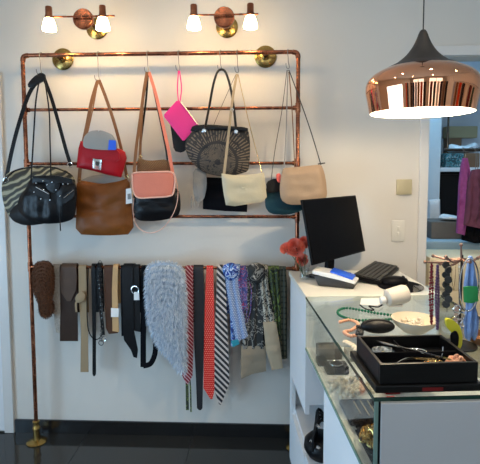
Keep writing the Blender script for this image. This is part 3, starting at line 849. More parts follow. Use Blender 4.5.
o = mk('strap_loop', ribbon(B(), spline(pline([(150, 300, YR-.022), (154, 330, YR-.022), (155.5, 350, YR-.024), (151, 363, YR-.026), (143, 366, YR-.026)], 0), 6), .028, .003), 'bfabric')
tag(o, 'black webbing loop end curling under the grey blue fur', 'strap', G1)
o = furry('grey_fur_stole', [(148, 267), (156, 263), (170, 263), (181, 267), (184, 290), (184, 330), (184, 355), (184, 374), (177, 364), (168, 354), (158, 342), (151, 325), (148, 300)], -.152, .055, 'furblue', 15000, .030, 5, '', None)
tag(o, 'fluffy pale blue grey fur stole in the middle of the lowest rail', 'stole', G1)
hang('lining', [(151, 267), (153, 285)], [(178, 267), (178, 285)], 'greyf', yo=.003, th=.004, parent=o, back=.3)


def tie(left, right, mat, lab, tail=None, tailmat=None, yo=.001):
    t = thing('neck_tie', P(left[-1][0], left[-1][1], YR), lab, 'tie', G1)
    hang('front_blade', left, right, mat, th=.0035, yo=yo, parent=t, back=.3, rows=40)
    if tail: mk('tail_blade', ribbon(B(), pline(tail, YR-.008), .016, .003), tailmat or mat, t)
    return t


tie(L_((185.5, 267), (185, 300), (183.5, 340), (182, 375), (186.5, 384)), L_((193, 267), (193, 300), (193.5, 340), (192.5, 376), (188, 384)), 'tiered', 'burgundy and white diagonal striped tie next to the grey fur', tail=[(187, 380), (187.5, 410)], tailmat='scgreen')
o = mk('ribbon_belt', ribbon(B(), spline(pline([(190, 300), (189, 360), (190.5, 390), (191, 412)], YR-.006), 4), .008, .002), 'scgreen'); tag(o, 'narrow dark floral ribbon end hanging below the burgundy tie', 'ribbon', G1)
tie(L_((193.5, 267), (194, 300), (194, 340), (196, 380), (197, 408), (199, 410)), L_((203, 267), (204, 300), (204, 340), (203, 380), (202.5, 408), (201, 410)), 'tieblack', 'plain black tie between the two red ties', yo=.004)
tie(L_((206.5, 267), (205, 300), (204, 340), (203.5, 388), (210.5, 399)), L_((213, 267), (214, 300), (215, 340), (215, 388), (212.5, 399)), 'tiedot', 'bright red tie with small pale dots', yo=.001)
tie(L_((217, 267), (216.5, 290), (214.5, 340), (214.5, 391), (219, 404)), L_((224, 267), (226, 290), (228, 340), (229.5, 383), (221, 405)), 'tiewhite', 'black tie with broad silver diagonal stripes, rightmost of the ties', yo=.006)
# scarves
t = thing('blue_scarf', P(234, 346, YR), 'blue and white patterned scarf with a teal end next to the striped tie', 'scarf', G1)
hang('rear_panel', L_((222, 267), (227, 285), (230, 310), (231, 346)), L_((236, 267), (240, 285), (240, 310), (238, 344)), 'scblue', folds=2, amp=.012, th=.002, yo=.001, parent=t)
hang('front_panel', L_((226, 267), (226, 285), (230, 310), (236, 342)), L_((240, 267), (238, 285), (243, 310), (248, 336)), 'sclblue', folds=2, amp=.012, th=.002, yo=.012, parent=t, back=.15)
mk('knot', puff([(222, 266), (231, 262), (239, 266), (238, 277), (230, 281), (224, 276)], YR-.03, .04, rnd=2, wr=.012, seed=5), 'scblue', t)
mk('hem', puff([(231, 341), (238, 339), (239.5, 344), (233, 347)], YR-.034, .006, rnd=0, e=.002), 'teal2', t)
H_('pink_scarf', L_((234, 267), (238, 290), (240, 310), (243, 322)), L_((246, 267), (252, 290), (251, 310), (247, 322)), 'scpink', 'pink and blue printed scarf beside the blue scarf', 'scarf', folds=2.4, amp=.014, th=.002, yo=.003)
t = thing('leafy_scarf', P(252, 378, YR), 'black and grey leaf patterned scarf with a taupe hem', 'scarf', G1)
hang('panel', L_((246, 267), (246, 285), (242, 320), (241, 348)), L_((262, 267), (266, 285), (266, 320), (266, 348)), 'scgrey', folds=3, amp=.016, th=.002, yo=.001, parent=t)
mk('hem', puff([(241, 346), (266, 346), (266, 371), (252, 374), (241, 379)], YR-.02, .014, rnd=0, e=.003, wr=.006), 'sctaupe', t)
mk('knot', puff([(247, 266), (256, 262), (265, 266), (266, 278), (257, 285), (248, 279)], YR-.03, .045, rnd=2, wr=.014, seed=8), 'scgrey', t)
t = thing('cream_scarf', P(274, 370, YR), 'black and cream scarf ending in a beige flared panel', 'scarf', G1)
hang('upper_panel', L_((256, 267), (260, 285), (262, 305), (263, 325)), L_((268, 267), (268, 285), (272, 305), (276, 325)), 'sccheck', folds=2, amp=.012, th=.002, yo=.01, parent=t)
mk('lower_panel', puff([(263, 322), (276, 322), (280, 345), (283, 368), (272, 370), (266, 350)], YR-.036, .02, rnd=0, e=.003, wr=.008, seed=2), 'scbeige', t)
H_('green_scarf', L_((268, 267), (270, 285), (274, 310), (275, 335)), L_((279, 267), (280, 285), (281, 310), (281, 335)), 'scgreen', 'lime green and black scarf near the right post', 'scarf', folds=2, amp=.016, th=.002, yo=.004)
H_('plaid_scarf', L_((279, 267), (278, 290), (278, 330), (278, 360)), L_((286, 267), (287, 290), (287, 330), (287, 358)), 'scplaid', 'dark grey green plaid scarf, last on the rail before the counter', 'scarf', folds=2, amp=.008, th=.002, yo=.001)

# ---------------------------------------------------------------- counter
CT = .97
ca = math.radians(4.85); U = V((math.cos(ca), math.sin(ca), 0)); W = V((-math.sin(ca), math.cos(ca), 0)); P0 = V((.193, -.608, 0))
CM = Matrix((U, W, V((0, 0, 1)))).transposed()


def cb(a0, a1, b0, b1, z0, z1, bev=0., bm=None):
    c = P0+U*((a0+a1)/2)+W*((b0+b1)/2)+V((0, 0, (z0+z1)/2))
    return box(bm or B(), c, (a1-a0, b1-b0, z1-z0), bev, CM)


WD = .57; T = .018; BD = .487; BE = BD-.06
t = thing('service_counter', P0+U*.28+W*.25, 'white laminate service counter carrying the computer monitor', 'counter')
mk('countertop', cb(0, WD, 0, BD, CT-.022, CT, .001), 'whitelam', t, smooth=False)
b = cb(0, T, 0, BE, .46, CT-.022); cb(0, T, .36, BE, 0, .46, bm=b); cb(0, T, 0, .36, 0, .268, bm=b)
mk('side_panel', b, 'lam2', t, smooth=False)
mk('side_panel', cb(WD-T, WD, 0, BE, 0, CT-.022), 'lam2', t, smooth=False)
mk('back_panel', cb(T, WD-T, BE-T, BE, 0, CT-.022), 'lam2', t, smooth=False)
mk('front_panel', cb(T, WD-T, 0, T, .50, CT-.022), 'lam2', t, smooth=False)
mk('shelf', cb(T, WD-T, T, BE-T, .27, .29), 'lam2', t, smooth=False)
# glass display case
CL = -.868; ZS = .752; bb0 = -.002; ZG = .003
t = thing('display_case', P0+U*.28+W*-.44, 'glass topped jewellery display case with a white front panel', 'display case')
gt = mk('glass_top', cb(0, WD, CL, bb0, CT-.008, CT-.0005, .0), 'glass', t, smooth=False)
mk('glass_side', cb(0, .006, CL+.004, bb0, ZS+.001, CT-.0085), 'glass', t, smooth=False)
mk('glass_side', cb(WD-.006, WD, CL+.004, bb0, ZS+.001, CT-.0085), 'glass', t, smooth=False)
b = cb(-.0022, -.0002, CL, bb0, CT-.009, CT); cb(-.0022, WD+.002, CL-.0025, CL-.0003, CT-.009, CT, bm=b); cb(WD+.0002, WD+.002, CL, bb0, CT-.009, CT, bm=b)
mk('glass_edge', b, 'gedge', t, smooth=False)
b = cb(.0, .009, CL-.004, CL-.0003, ZS-.05, CT-.0095)
mk('corner_edge', b, 'gedge2', t, smooth=False)
mk('corner_seal', cb(.0095, .0145, CL-.004, CL-.0005, .02, CT-.0095), 'blackp', t, smooth=False)
mk('front_panel', cb(.015, WD, CL-.006, CL+.012, .02, CT-.013, .001), 'greypanel', t, smooth=False)
mk('display_floor', cb(.003, WD-.003, CL+.013, bb0-.001, ZS-.02, ZS), 'lam2', t, smooth=False)
mk('floor_edge', cb(-.002, .0025, CL, bb0, ZS-.008, ZS+.0008), 'gedge2', t, smooth=False)
mk('base_side', cb(.004, .022, CL+.013, -.335, .02, ZS-.021), 'lam2', t, smooth=False)
mk('base_back', cb(.022, WD-.003, -.353, -.335, .02, ZS-.021), 'lam2', t, smooth=False)
mk('base_side', cb(WD-.021, WD-.003, CL+.013, -.354, .02, ZS-.021), 'lam2', t, smooth=False)
mk('plinth', cb(.02, WD-.02, -.86, -.36, .0, .019), 'blackp', t, smooth=False)
mk('niche_shelf', cb(.002, WD-.003, -.334, -.002, .27, .29), 'lam2', t, smooth=False)
mk('niche_plinth', cb(.02, WD-.02, -.33, -.01, .0, .269), 'lam2', t, smooth=False)

# bag in the niche
c0 = P0+U*.070+W*-.012; SB = .2915
t = thing('strappy_bag', c0+V((0, 0, SB)), 'black strappy leather bag with silver buckles in the niche under the glass case', 'bag')
cc = lambda a, b_, z: c0+U*a+W*b_+V((0, 0, SB+z))
b = lathe(B(), [(0, 0), (.8, .02), (1, .35), (.96, .7), (.7, .95), (0, 1)], seg=28)
for v in b.verts: v.co = c0+U*(v.co.x*.075)+W*(v.co.y*.085)+V((0, 0, SB+v.co.z*.08))
mk('body', b, 'bleather', t)
for q in range(4):
    k = q*.02
    mk('strap', tube(B(), spline([cc(-.05+k*.5, -.06+k, .05), cc(-.045+k*.4, -.045+k, .10+k*.4), cc(-.01, -.01+k*.5, .15+k*.6), cc(.03, .02+k*.3, .12), cc(.045, .05, .05)], 5), .0065, 8), 'bleather', t)
for q in ((-.052, -.05, .085), (-.03, -.066, .07), (-.022, -.03, .14)): mk('buckle', box(B(), cc(*q), (.018, .006, .012), .002, Matrix.Rotation(.6, 3, 'Y')), 'chrome', t)

# ---------------------------------------------------------------- monitor
th_, ti_ = math.radians(50), math.radians(12)
mw = V((math.cos(th_), math.sin(th_), 0)); mb_ = V((-math.sin(th_), math.cos(th_), 0))
mh = V((0, 0, 1))*math.cos(ti_)+mb_*math.sin(ti_); mn = mw.cross(mh)        # mn faces the user
BL = P(312.5, 266, -.47)
MR = Matrix((mw, mh, mn)).transposed()
base = BL+mw*.25; base.z = CT+.001
mc = BL+mw*.25+mh*.15
t = thing('computer_monitor', base+mb_*.06, 'black flat screen computer monitor standing on the white counter', 'monitor')
mk('housing', box(B(), mc-mn*.006, (.49, .296, .010), .002, MR), 'blackp', t)
mk('screen', box(B(), mc+mn*.0002, (.476, .28, .002), 0, MR), 'screen', t, smooth=False)
q = mc-mn*.05-mh*.05
mk('neck', ribbon(B(), [V((q.x, q.y, CT+.012)), q-mh*.04, q+mh*.03, mc-mn*.023+mh*.02], .06, .018, wdir=mw), 'blackp', t)
mk('stand_base', box(B(), (q.x, q.y, CT+.007), (.2, .14, .011), .004, Matrix.Rotation(th_, 3, 'Z')), 'blackp', t)

# keyboard
ka = math.atan2(.373, .204); kc = V((.578, -.225, CT+.018))
KR = Matrix.Rotation(ka, 3, 'Z') @ Matrix.Rotation(math.radians(7), 3, 'X')
t = thing('keyboard', (kc.x, kc.y, CT), 'black computer keyboard beside the monitor', 'keyboard')
mk('case', box(B(), kc, (.37, .135, .018), .005, KR), 'blackp', t)
b = B()
for r_ in range(6):
    for c_ in range(19):
        if r_ == 5 and 4 <= c_ <= 8: continue
        box(b, kc+KR @ V((-.171+c_*.019, .052-r_*.0205, .0125)), (.0165, .0175, .007), .0015, KR, 1)
box(b, kc+KR @ V((-.057, -.0505, .0125)), (.093, .0175, .007), .0015, KR, 1)
mk('keys', b, 'key', t)
b = B()
for sx in (-.15, .15): box(b, kc+KR @ V((sx, .05, -.013)), (.02, .012, .016), .002, KR)
mk('feet', b, 'blackp', t)
# mouse mat and mouse
q = Z(405, 287, CT)
q.x -= .016
b = lathe(B(), [(0, 0), (.098, 0), (.1, .002), (.098, .005), (0, .005)], (q.x-.003, q.y+.006, CT+.001), seg=40, sx=1., sy=1.1)
tag(mk('mouse_mat', b, 'bfabric'), 'round black mouse mat on the white counter', 'mouse mat')
mc2 = V((q.x-.02, q.y+.03, CT+.0068))
t = thing('computer_mouse', mc2, 'black computer mouse on the round black mat', 'mouse')
b = lathe(B(), [(.0, .036), (.02, .034), (.036, .026), (.042, .012), (.041, .002), (0, 0)], mc2, seg=28, sx=1.45, sy=.85)
mk('body', b, 'blackp', t)
mk('scroll_wheel', lathe(B(), [(0, -.003), (.008, -.003), (.008, .003), (0, .003)], mc2+V((.035, -.003, .03)), (0, 1, 0), 14), 'key', t)

# card terminal
a_, b_ = V((.262, -.385, 0)), V((.422, -.445, 0)); dx = (b_-a_).normalized(); dy = V((-dx.y, dx.x, 0))
TR = Matrix((dx, dy, V((0, 0, 1)))).transposed(); tc_ = (a_+b_)/2+V((.0, .0, CT+.002)); 
t = thing('card_terminal', tc_, 'white and black card payment terminal with a blue panel below the monitor', 'card terminal')


def wedge(prof, w, x0=0.):
    bm = B(); A = []; C_ = []; w *= 1.1; prof = [(x*1.08, z*1.25) for x, z in prof]
    for x, z in prof:
        A.append(bm.verts.new(tc_+TR @ V((x, -w/2, z)))); C_.append(bm.verts.new(tc_+TR @ V((x, w/2, z))))
    n = len(prof)
    for i in range(n): bm.faces.new((A[i], A[(i+1) % n], C_[(i+1) % n], C_[i]))
    bm.faces.new(A); bm.faces.new(C_[::-1])
    bmesh.ops.bevel(bm, geom=bm.edges[:], offset=.005, segments=3, profile=.6, affect='EDGES')
    return bm


mk('lower_shell', wedge([(-.083, .038), (-.06, 0), (.085, 0), (.09, .014), (.03, .026), (-.05, .036)], .085), 'key', t)
mk('upper_shell', wedge([(-.085, .057), (-.087, .042), (-.05, .038), (.03, .028), (.092, .0165), (.093, .026), (.0, .048)], .088), 'white', t)
s_ = math.atan2(-.024, .092)
mk('blue_panel', box(B(), tc_+TR @ V((.036, .005, .054)), (.104, .078, .010), .004, TR @ Matrix.Rotation(-s_, 3, 'Y')), 'blue', t)

# vase with roses
vc = V((.215, -.30, CT+.001))
t = thing('glass_vase', vc, 'small clear glass vase standing behind the card terminal', 'vase')
mk('body', lathe(B(), [(0, .003), (.02, .002), (.022, 0), (.024, .012), (.02, .03), (.026, .06), (.032, .075), (.03, .075), (.022, .058), (.017, .03), (.02, .012), (0, .008)], vc, seg=24), 'acryl', t)
t = thing('rose_bunch', vc+V((0, 0, .012)), 'coral fabric roses standing in the small glass vase', 'flowers')


def rose(c, r, sd):
    rr = random.Random(sd); b = B()
    for k in range(16):                                     # cupped petals, from the bud outwards
        f_ = k/15; rad = r*(.16+.78*f_); hgt = r*(1.15-.35*f_); a0 = k*2.4+sd; n = 9; rows = []
        open_ = .15+.55*f_; top = r*(.85-.75*f_)
        for j in range(6):
            v = j/5; row = []
            for i in range(n):
                w_ = i/(n-1)*2-1; u = w_*(1.15-.25*f_)*(.55+.6*math.sin(min(v+.2, 1)*PI*.6))
                q = rad*(math.sin(min(v*1.25, 1)*PI/2)+open_*.55*max(0, v-.6))
                z = top-hgt+hgt*v-(.12*r*w_*w_ if v > .5 else 0)-open_*.35*r*max(0, v-.75)*2+.03*r*math.sin(w_*5+k)
                row.append(b.verts.new(V((math.cos(a0+u)*q, math.sin(a0+u)*q, z))))
            rows.append(row)
        for A, C_ in zip(rows, rows[1:]):
            for i in range(n-1): b.faces.new((A[i], A[i+1], C_[i+1], C_[i]))
    q = V((0, 0, 1)).rotation_difference(V((-.2+rr.uniform(-.3, .3), -1, .45+rr.uniform(-.2, .2)))).to_matrix()
    for v in b.verts: v.co = q @ v.co+V(c)
    return b


for i, (px, py, r_) in enumerate(((296, 247, .046), (286, 248, .031), (305, 242, .032), (302, 260, .031))):
    c = P(px, py, -.31+.01*i); ro = mk('rose', rose(c, r_, i), 'rose', t)
    mk('stem', tube(B(), spline([c, c.lerp(vc, .5)+V((.004*i-.006, 0, .02)), vc+V((.003*i-.004, 0, .014))], 4), .0016), 'leafg', t)
# small frame behind flowers / sign holder
o = mk('card_holder', box(B(), (.262, -.335, CT+.035), (.03, .004, .066), .001, Matrix.Rotation(.3, 3, 'X')), 'acryl', smooth=False)
tag(o, 'small clear card holder between the vase and the card terminal', 'holder')

# ---------------------------------------------------------------- wall plates
t = thing('light_switch', P(398, 231, 0), 'white double light switch on the wall right of the monitor', 'switch')
c = P(398, 231, -.005)
mk('plate', box(B(), c, (.068, .010, .112), .003), 'switch', t)
for dz in (.015, -.015): mk('rocker', box(B(), c+V((0, -.006, dz)), (.013, .006, .02), .002), 'switch', t)
t = thing('thermostat', P(404, 187, 0), 'beige square control plate on the wall above the light switch', 'control plate')
c = P(404, 187, -.008)
mk('cover', box(B(), c, (.08, .018, .082), .005), 'switch2', t)
mk('inner_face', box(B(), c+V((0, -.009, 0)), (.066, .004, .066), .002), 'switch2', t)

# ---------------------------------------------------------------- on the glass
G0 = CT+.001


def boxZ(name, pxs, z0, z1, mat, parent=None, bev=.003):
    """upright prism whose base corners are where the view meets the level z0"""
    bm = B(); lo = [bm.verts.new(Z(x, y, z0)) for x, y in pxs]; hi = [bm.verts.new(V((v.co.x, v.co.y, z1))) for v in lo]; n = len(lo)
    bm.faces.new(lo[::-1]); bm.faces.new(hi)
    for i in range(n): bm.faces.new((lo[i], lo[(i+1) % n], hi[(i+1) % n], hi[i]))
    if bev: bmesh.ops.bevel(bm, geom=bm.edges[:], offset=bev, segments=2, affect='EDGES')
    return mk(name, bm, mat, parent)


# jewellery tray: frame in its own axes
q = Z(380, 365, G0+.066); tp = V((q.x, q.y, 0))
t = thing('jewellery_tray', tp+U*.13+W*.13+V((0, 0, G0)), 'black two-tier jewellery tray with open compartments on the glass top', 'tray')


def tb(a0, a1, b0, b1, z0, z1, bev=.0015, bm=None):
    c = tp+U*((a0+a1)/2)+W*((b0+b1)/2)+V((0, 0, G0+(z0+z1)/2)); return box(bm or B(), c, (a1-a0, b1-b0, z1-z0), bev, CM)


TW, TD = .238, .212
mk('base_tier', tb(-.012, TW+.01, -.008, TD, 0, .018, .003), 'tray', t, smooth=False)
b = tb(0, TW, 0, .008, .019, .068); tb(0, TW, TD-.03, TD-.022, .019, .068, bm=b); tb(0, .008, .0082, TD-.0302, .019, .068, bm=b); tb(TW-.008, TW, .0082, TD-.0302, .019, .068, bm=b)
mk('rim', b, 'tray', t, smooth=False)
mk('tray_floor', tb(.0085, TW-.0085, .0085, TD-.0305, .0185, .034, 0), 'velvet', t, smooth=False)
mk('divider', tb(.009, TW-.009, .088, .092, .035, .06, .001), 'velvet', t, smooth=False)
mk('divider', tb(.098, .102, .0925, TD-.031, .035, .058, .001), 'velvet', t, smooth=False)
M['dred'] = plain('dark red print', srgb(120, 12, 14), .5)
mk('red_mark', tb(.10, .15, -.0088, -.0082, .004, .012, 0), 'dred', t, smooth=False)
TZ = G0+.035
tl = lambda a, b_, z=0: tp+U*a+W*b_+V((0, 0, TZ+z))
# silver jewellery heap in tray (countable clusters as things)
def chainheap(c, n, rad, sd, r=.0055, t_=.0012, h=.012, squash=1.):
    rr = random.Random(sd); b = B()
    for k in range(n):
        a = rr.random()*6.28; d_ = rad*math.sqrt(rr.random())
        ring(b, V(c)+U*(math.cos(a)*d_)+W*(math.sin(a)*d_*squash)+V((0, 0, r+.001+h*(1-d_/rad)*rr.random())), r*(.7+.6*rr.random()), t_, (rr.uniform(-1, 1), rr.uniform(-1, 1), rr.uniform(.2, 1)), 10)
    return b


tag(mk('silver_chain', chainheap(tl(.055, .14), 60, .026, 1), 'chrome'), 'tangled silver chain in the left compartment of the black tray', 'chain', 'jewellery in the tray')
b = B(); ring(b, tl(.15, .135, .006), .030, .0022, (.05, .1, 1), 28); tag(mk('silver_bangle', b, 'chrome'), 'thin silver bangle lying in the black tray', 'bangle', 'jewellery in the tray')
tag(mk('bracelet', chainheap(tl(.16, .05), 40, .026, 2, .0045), 'gold'), 'small gold link bracelet at the front of the black tray', 'bracelet', 'jewellery in the tray')
b = ribbon(B(), spline([tl(.05, .05, .004), tl(.10, .075, .014), tl(.18, .08, .01), tl(.2, .1, .03)], 6), .006, .002, wdir=(0, 0, 1)); tag(mk('silver_cuff', b, 'chrome'), 'slim curved silver cuff leaning across the tray divider', 'cuff', 'jewellery in the tray')
b = ribbon(B(), [tl(.05, .17, .024), tl(.2, .03, .024)], .004, .0015); tag(mk('silver_pin', b, 'chrome'), 'long straight silver pin laid diagonally over the tray', 'pin', 'jewellery in the tray')
b = chainheap(tl(.205, .045, .004), 30, .022, 6, .006, .0028, .03); tag(mk('beaded_bracelet', b, 'peach'), 'pink beaded bracelet heaped in the right front of the tray', 'bracelet', 'jewellery in the tray')


def beads(pts, r, mat, lab, name='bead_necklace', cat='necklace', jit=0., group=None, big=None):
    b = B()
    for i, q in enumerate(pts): ball(b, V(q)+V((R.uniform(-jit, jit), R.uniform(-jit, jit), 0)), (big[i % len(big)] if big else r), seg=8)
    return tag(mk(name, b, mat), lab, cat, group)


def even(pts, step):
    o = [pts[0]]; acc = 0
    for a, b_ in zip(pts, pts[1:]):
        L = (b_-a).length; s = step-acc
        while s <= L: o.append(a.lerp(b_, s/L)); s += step
        acc = (acc+L) % step
    return o


beads(even(spline([Z(x, y, G0+.004) for x, y in ((338, 311), (346, 308), (360, 310), (376, 313), (395, 316), (392, 319), (374, 320), (356, 320), (341, 316))], 8, True), .0118), .0055, 'greenbead', 'jade green bead necklace laid in a flat loop on the glass')
# white card with black cord
t = thing('white_card', Z(370, 306, G0), 'white card with a black cord lying on the glass behind the green necklace', 'card')
boxZ('card', [(361, 299), (381, 299), (383, 306.5), (360, 305)], G0, G0+.003, 'tagc', t, 0)
mk('cord', tube(B(), spline([Z(x, y, G0+.0065) for x, y in ((360, 305), (366, 309), (374, 310), (369, 306), (378, 307), (383, 304))], 6), .0025), 'bfabric', t)
# putty plastic dispenser
pc2 = Z(396, 306, G0)
t = thing('tape_dispenser', pc2, 'rounded putty coloured plastic dispenser lying on the glass in front of the mouse mat', 'dispenser')
b = lathe(B(), [(0, -.042), (.022, -.042), (.031, -.036), (.034, 0), (.036, .03), (.032, .043), (0, .047)], pc2+V((0, 0, .041)), (.97, .23, .16), 28)
mk('body', b, 'putty', t)
mk('foot', box(B(), pc2+V((-.005, 0, .005)), (.055, .034, .009), .003, CM), 'putty', t)
mk('nozzle', lathe(B(), [(0, 0), (.014, 0), (.016, .012), (.012, .02), (0, .021)], pc2+V((-.045, -.01, .026)), (-.97, -.23, -.1), 16), 'white', t)
# dark oval brush/purse left of bowl
q = Z(378, 334, G0)
t = thing('dark_purse', q, 'small dark oval coin purse behind the black tray', 'purse')
b = B(); ball(b, q+V((0, .006, .024)), 1, (.055, .028, .023), 20); mk('body', b, 'bleather2', t)
b = tube(B(), spline([q+V((.05*math.cos(a*PI/8), -.002, .026+.0215*math.sin(a*PI/8))) for a in range(9)], 2), .0022); mk('zip', b, 'dmetal', t)
o = beads([Z(360+R.uniform(-3, 3), 330+R.uniform(-4, 4), G0+.005+R.random()*.012) for _ in range(40)], .0055, 'key', 'cluster of black beads left of the dark coin purse')
# bowl
q = Z(414, 331, G0)
t = thing('ceramic_bowl', q, 'shallow cream bowl on the glass behind the jewellery tray', 'bowl')
mk('body', lathe(B(), [(0, 0), (.036, 0), (.04, .004), (.062, .022), (.073, .043), (.070, .044), (.058, .025), (.036, .009), (0, .008)], q, seg=40), 'ceramic', t)
beads([q+V((.035*math.cos(k*1.1)*(.4+.1*(k % 7)), .03*math.sin(k*1.9), .020+.006*(k % 3))) for k in range(40)], .0065, 'pearl', 'pearl beads gathered inside the cream bowl', 'loose_beads', 'beads')
o = beads(even(spline([Z(x, y, G0+.006) for x, y in ((340, 322), (350, 320), (358, 324), (352, 330), (344, 332), (350, 336), (357, 335))], 6), .010), .006, 'peach', 'peach bead bracelet between the green necklace and the tray', 'bead_bracelet', 'bracelet')
b = B()
for k, (x, y) in enumerate(((346, 342), (349, 343.5), (352, 345), (355, 347.5), (357, 350), (358, 353))): ball(b, Z(x, y, G0+.005), .0095, (1.2, 1.1, .6), 8)
tag(mk('shell_bracelet', b, 'ceramic'), 'cream shell bracelet at the left corner of the black tray', 'bracelet')

# ---- jewellery tree
tq = Z(459, 346, G0)
t = thing('jewellery_tree', tq, 'copper branch jewellery tree stand on the glass counter', 'jewellery stand')
mk('base', lathe(B(), [(0, 0), (.05, 0), (.05, .005), (.012, .009), (.006, .016), (0, .017)], tq, seg=28), 'dmetal', t)
tz = P(460, 259, tq.y).z
tx = V((tq.x, tq.y, tz))
mk('stem', tube(B(), [tq+V((0, 0, .012)), tx+V((0, 0, .012))], .004, 8), 'dmetal', t)
br = []
for (x, y, dy_) in ((425, 262, -.02), (433, 256, .05), (478, 258, -.03), (486, 252, .04), (446, 257, -.08), (461, 245, .0), (440, 264, .07), (470, 262, -.06)):
    e = P(x, y, tq.y+dy_); m_ = tx.lerp(e, .5)+V((0, 0, -.008+R.uniform(-.006, .006)))
    b = tube(B(), spline([tx, m_, e], 5), .003, 8, radii=[.0045-.0022*k/10 for k in range(11)]); ball(b, e, .0052)
    mk('branch', b, 'rosemetal', t); br.append(e)
# necklaces
Yt = tq.y-.015


def strand(x, y0, y1, n, r, mat, lab, Y=None, big=None):
    Y = Yt if Y is None else Y
    top, bot = P(x, y0, Y), P(x, y1, Y); pts = []
    lo = spline([top+V((0, 0, 0)), top.lerp(bot, .5)+V((-.0045, 0, 0)), bot, top.lerp(bot, .5)+V((.0045, .004, 0)), top+V((.002, .004, 0))], 10)
    return beads(even(lo, n), r, mat, lab, big=big, group='necklaces on the jewellery tree')


strand(431.5, 264, 324, .0082, .0042, 'redbead', 'dark red bead necklace hanging furthest left on the jewellery tree', big=[.0034, .0046])
strand(437.5, 266, 329, .0085, .0044, 'pbead', 'violet bead necklace hanging beside the dark red one')
b = B()
for k in range(9):
    c = P(446+(k % 2)*2.4, 265+k*4.9, Yt-.012-.004*(k % 2)); lathe(b, [(0, -.004), (.0105, -.003), (.0115, 0), (.0105, .003), (0, .004)], c, (R.uniform(-.3, .3), -1, R.uniform(-.3, .3)), 14)
tube(b, pline([(447, 262), (447, 312)], Yt-.004), .001)
tag(mk('disc_necklace', b, 'key'), 'black disc necklace hanging on the jewellery tree', 'necklace', 'necklaces on the jewellery tree')
b = tube(B(), spline(pline([(451, 262), (452, 280), (453.5, 288), (455, 280), (456, 262)], Yt-.02), 5), .0007, 6); ball(b, P(453.5, 289, Yt-.02), .003)
tag(mk('fine_necklace', b, 'gold'), 'fine gold chain necklace with a tiny pendant on the jewellery tree', 'necklace', 'necklaces on the jewellery tree')
b = B()
for (x, y, r_) in ((457, 309, .011), (461, 316, .011), (455, 320, .010), (463, 324, .011), (458, 329, .009)): ring(b, P(x, y, Yt-.03+R.uniform(-.01, .01)), r_, .0024, (R.uniform(-.5, .5), 1, .2), 16)
tube(b, pline([(459, 262), (459, 306)], Yt-.03), .0009, 6)
tag(mk('ring_necklace', b, 'chrome'), 'necklace of linked silver rings below the jewellery tree', 'necklace', 'necklaces on the jewellery tree')
b = tube(B(), [P(469, 285, Yt-.05)+V((.027*math.cos(k*PI/16), 0, .075*math.sin(k*PI/16))) for k in range(32)], .0021, 8, True)
tag(mk('hoop_necklace', b, 'chrome'), 'large silver wire hoop hanging over the blue and green ribbons', 'necklace', 'necklaces on the jewellery tree')
o = mk('ribbon_tassel', puff([(469, 256), (472, 256), (474, 268), (477, 286), (476.5, 300), (474.5, 306), (478, 318), (477, 334), (473.5, 341), (471, 334), (469, 341), (465, 338), (464, 320), (467, 306), (465, 300), (464, 286), (467, 268)], Yt-.034, .02, rnd=1, wr=.006, fa=.006, ff=420), 'scsky')
tag(o, 'sky blue ribbon scarf hanging from the jewellery tree', 'ribbon', 'necklaces on the jewellery tree')
o = mk('ribbon_tassel', puff([(463.5, 287), (470, 286), (477, 286.5), (478, 301), (471, 303), (464, 302)], Yt-.051, .012, rnd=0, e=.003, wr=.003), 'scgr')
tag(o, 'green ribbon tied across the sky blue ribbon', 'ribbon', 'necklaces on the jewellery tree')
o = mk('yellow_pendant', puff([(445, 318), (452, 319), (459, 325), (462, 335), (461, 346), (456, 351), (450, 350), (454, 342), (452, 333), (446, 327)], tq.y-.12, .014, rnd=2), 'yellow')
tag(o, 'bright yellow curved pendant hanging over the back rim of the tray', 'pendant', 'necklaces on the jewellery tree')
o = mk('black_fish_charm', puff([(450, 334), (456, 330), (459, 336), (458, 346), (454, 350), (451, 344)], tq.y-.132, .006, e=.002, rnd=1), 'blackp')
tag(o, 'black charm hanging against the yellow pendant', 'charm', 'necklaces on the jewellery tree')

# wooden dish at right
q = Z(486, 345, G0)
b = lathe(B(), [(0, 0), (.03, 0), (.046, .012), (.05, .03), (.047, .03), (.04, .014), (0, .006)], q, seg=28)
tag(mk('wooden_dish', b, 'tan'), 'small round wooden dish at the right edge of the glass top', 'dish')

# clear box behind the tree
bqp = P0+U*.47+W*-.12
o = mk('acrylic_box', box(B(), (bqp.x, bqp.y, G0+.03), (.1, .09, .058), .002, CM), 'acryl', smooth=False); tag(o, 'clear acrylic box at the back of the glass top behind the jewellery tree', 'box')

# ---------------------------------------------------------------- inside the glass case
S0 = ZS+.001


def inZ(x, y, dz=0.): return Z(x, y, S0+dz)


q = inZ(330, 352)
def cbox(name, a, b_, sa, sb, z0, z1, mat, lab, cat, group=None, bev=.003, rz=0):
    c = P0+U*a+W*b_+V((0, 0, (z0+z1)/2)); o = mk(name, box(B(), c, (sa, sb, z1-z0), bev, CM @ Matrix.Rotation(rz, 3, 'Z')), mat); return tag(o, lab, cat, group)


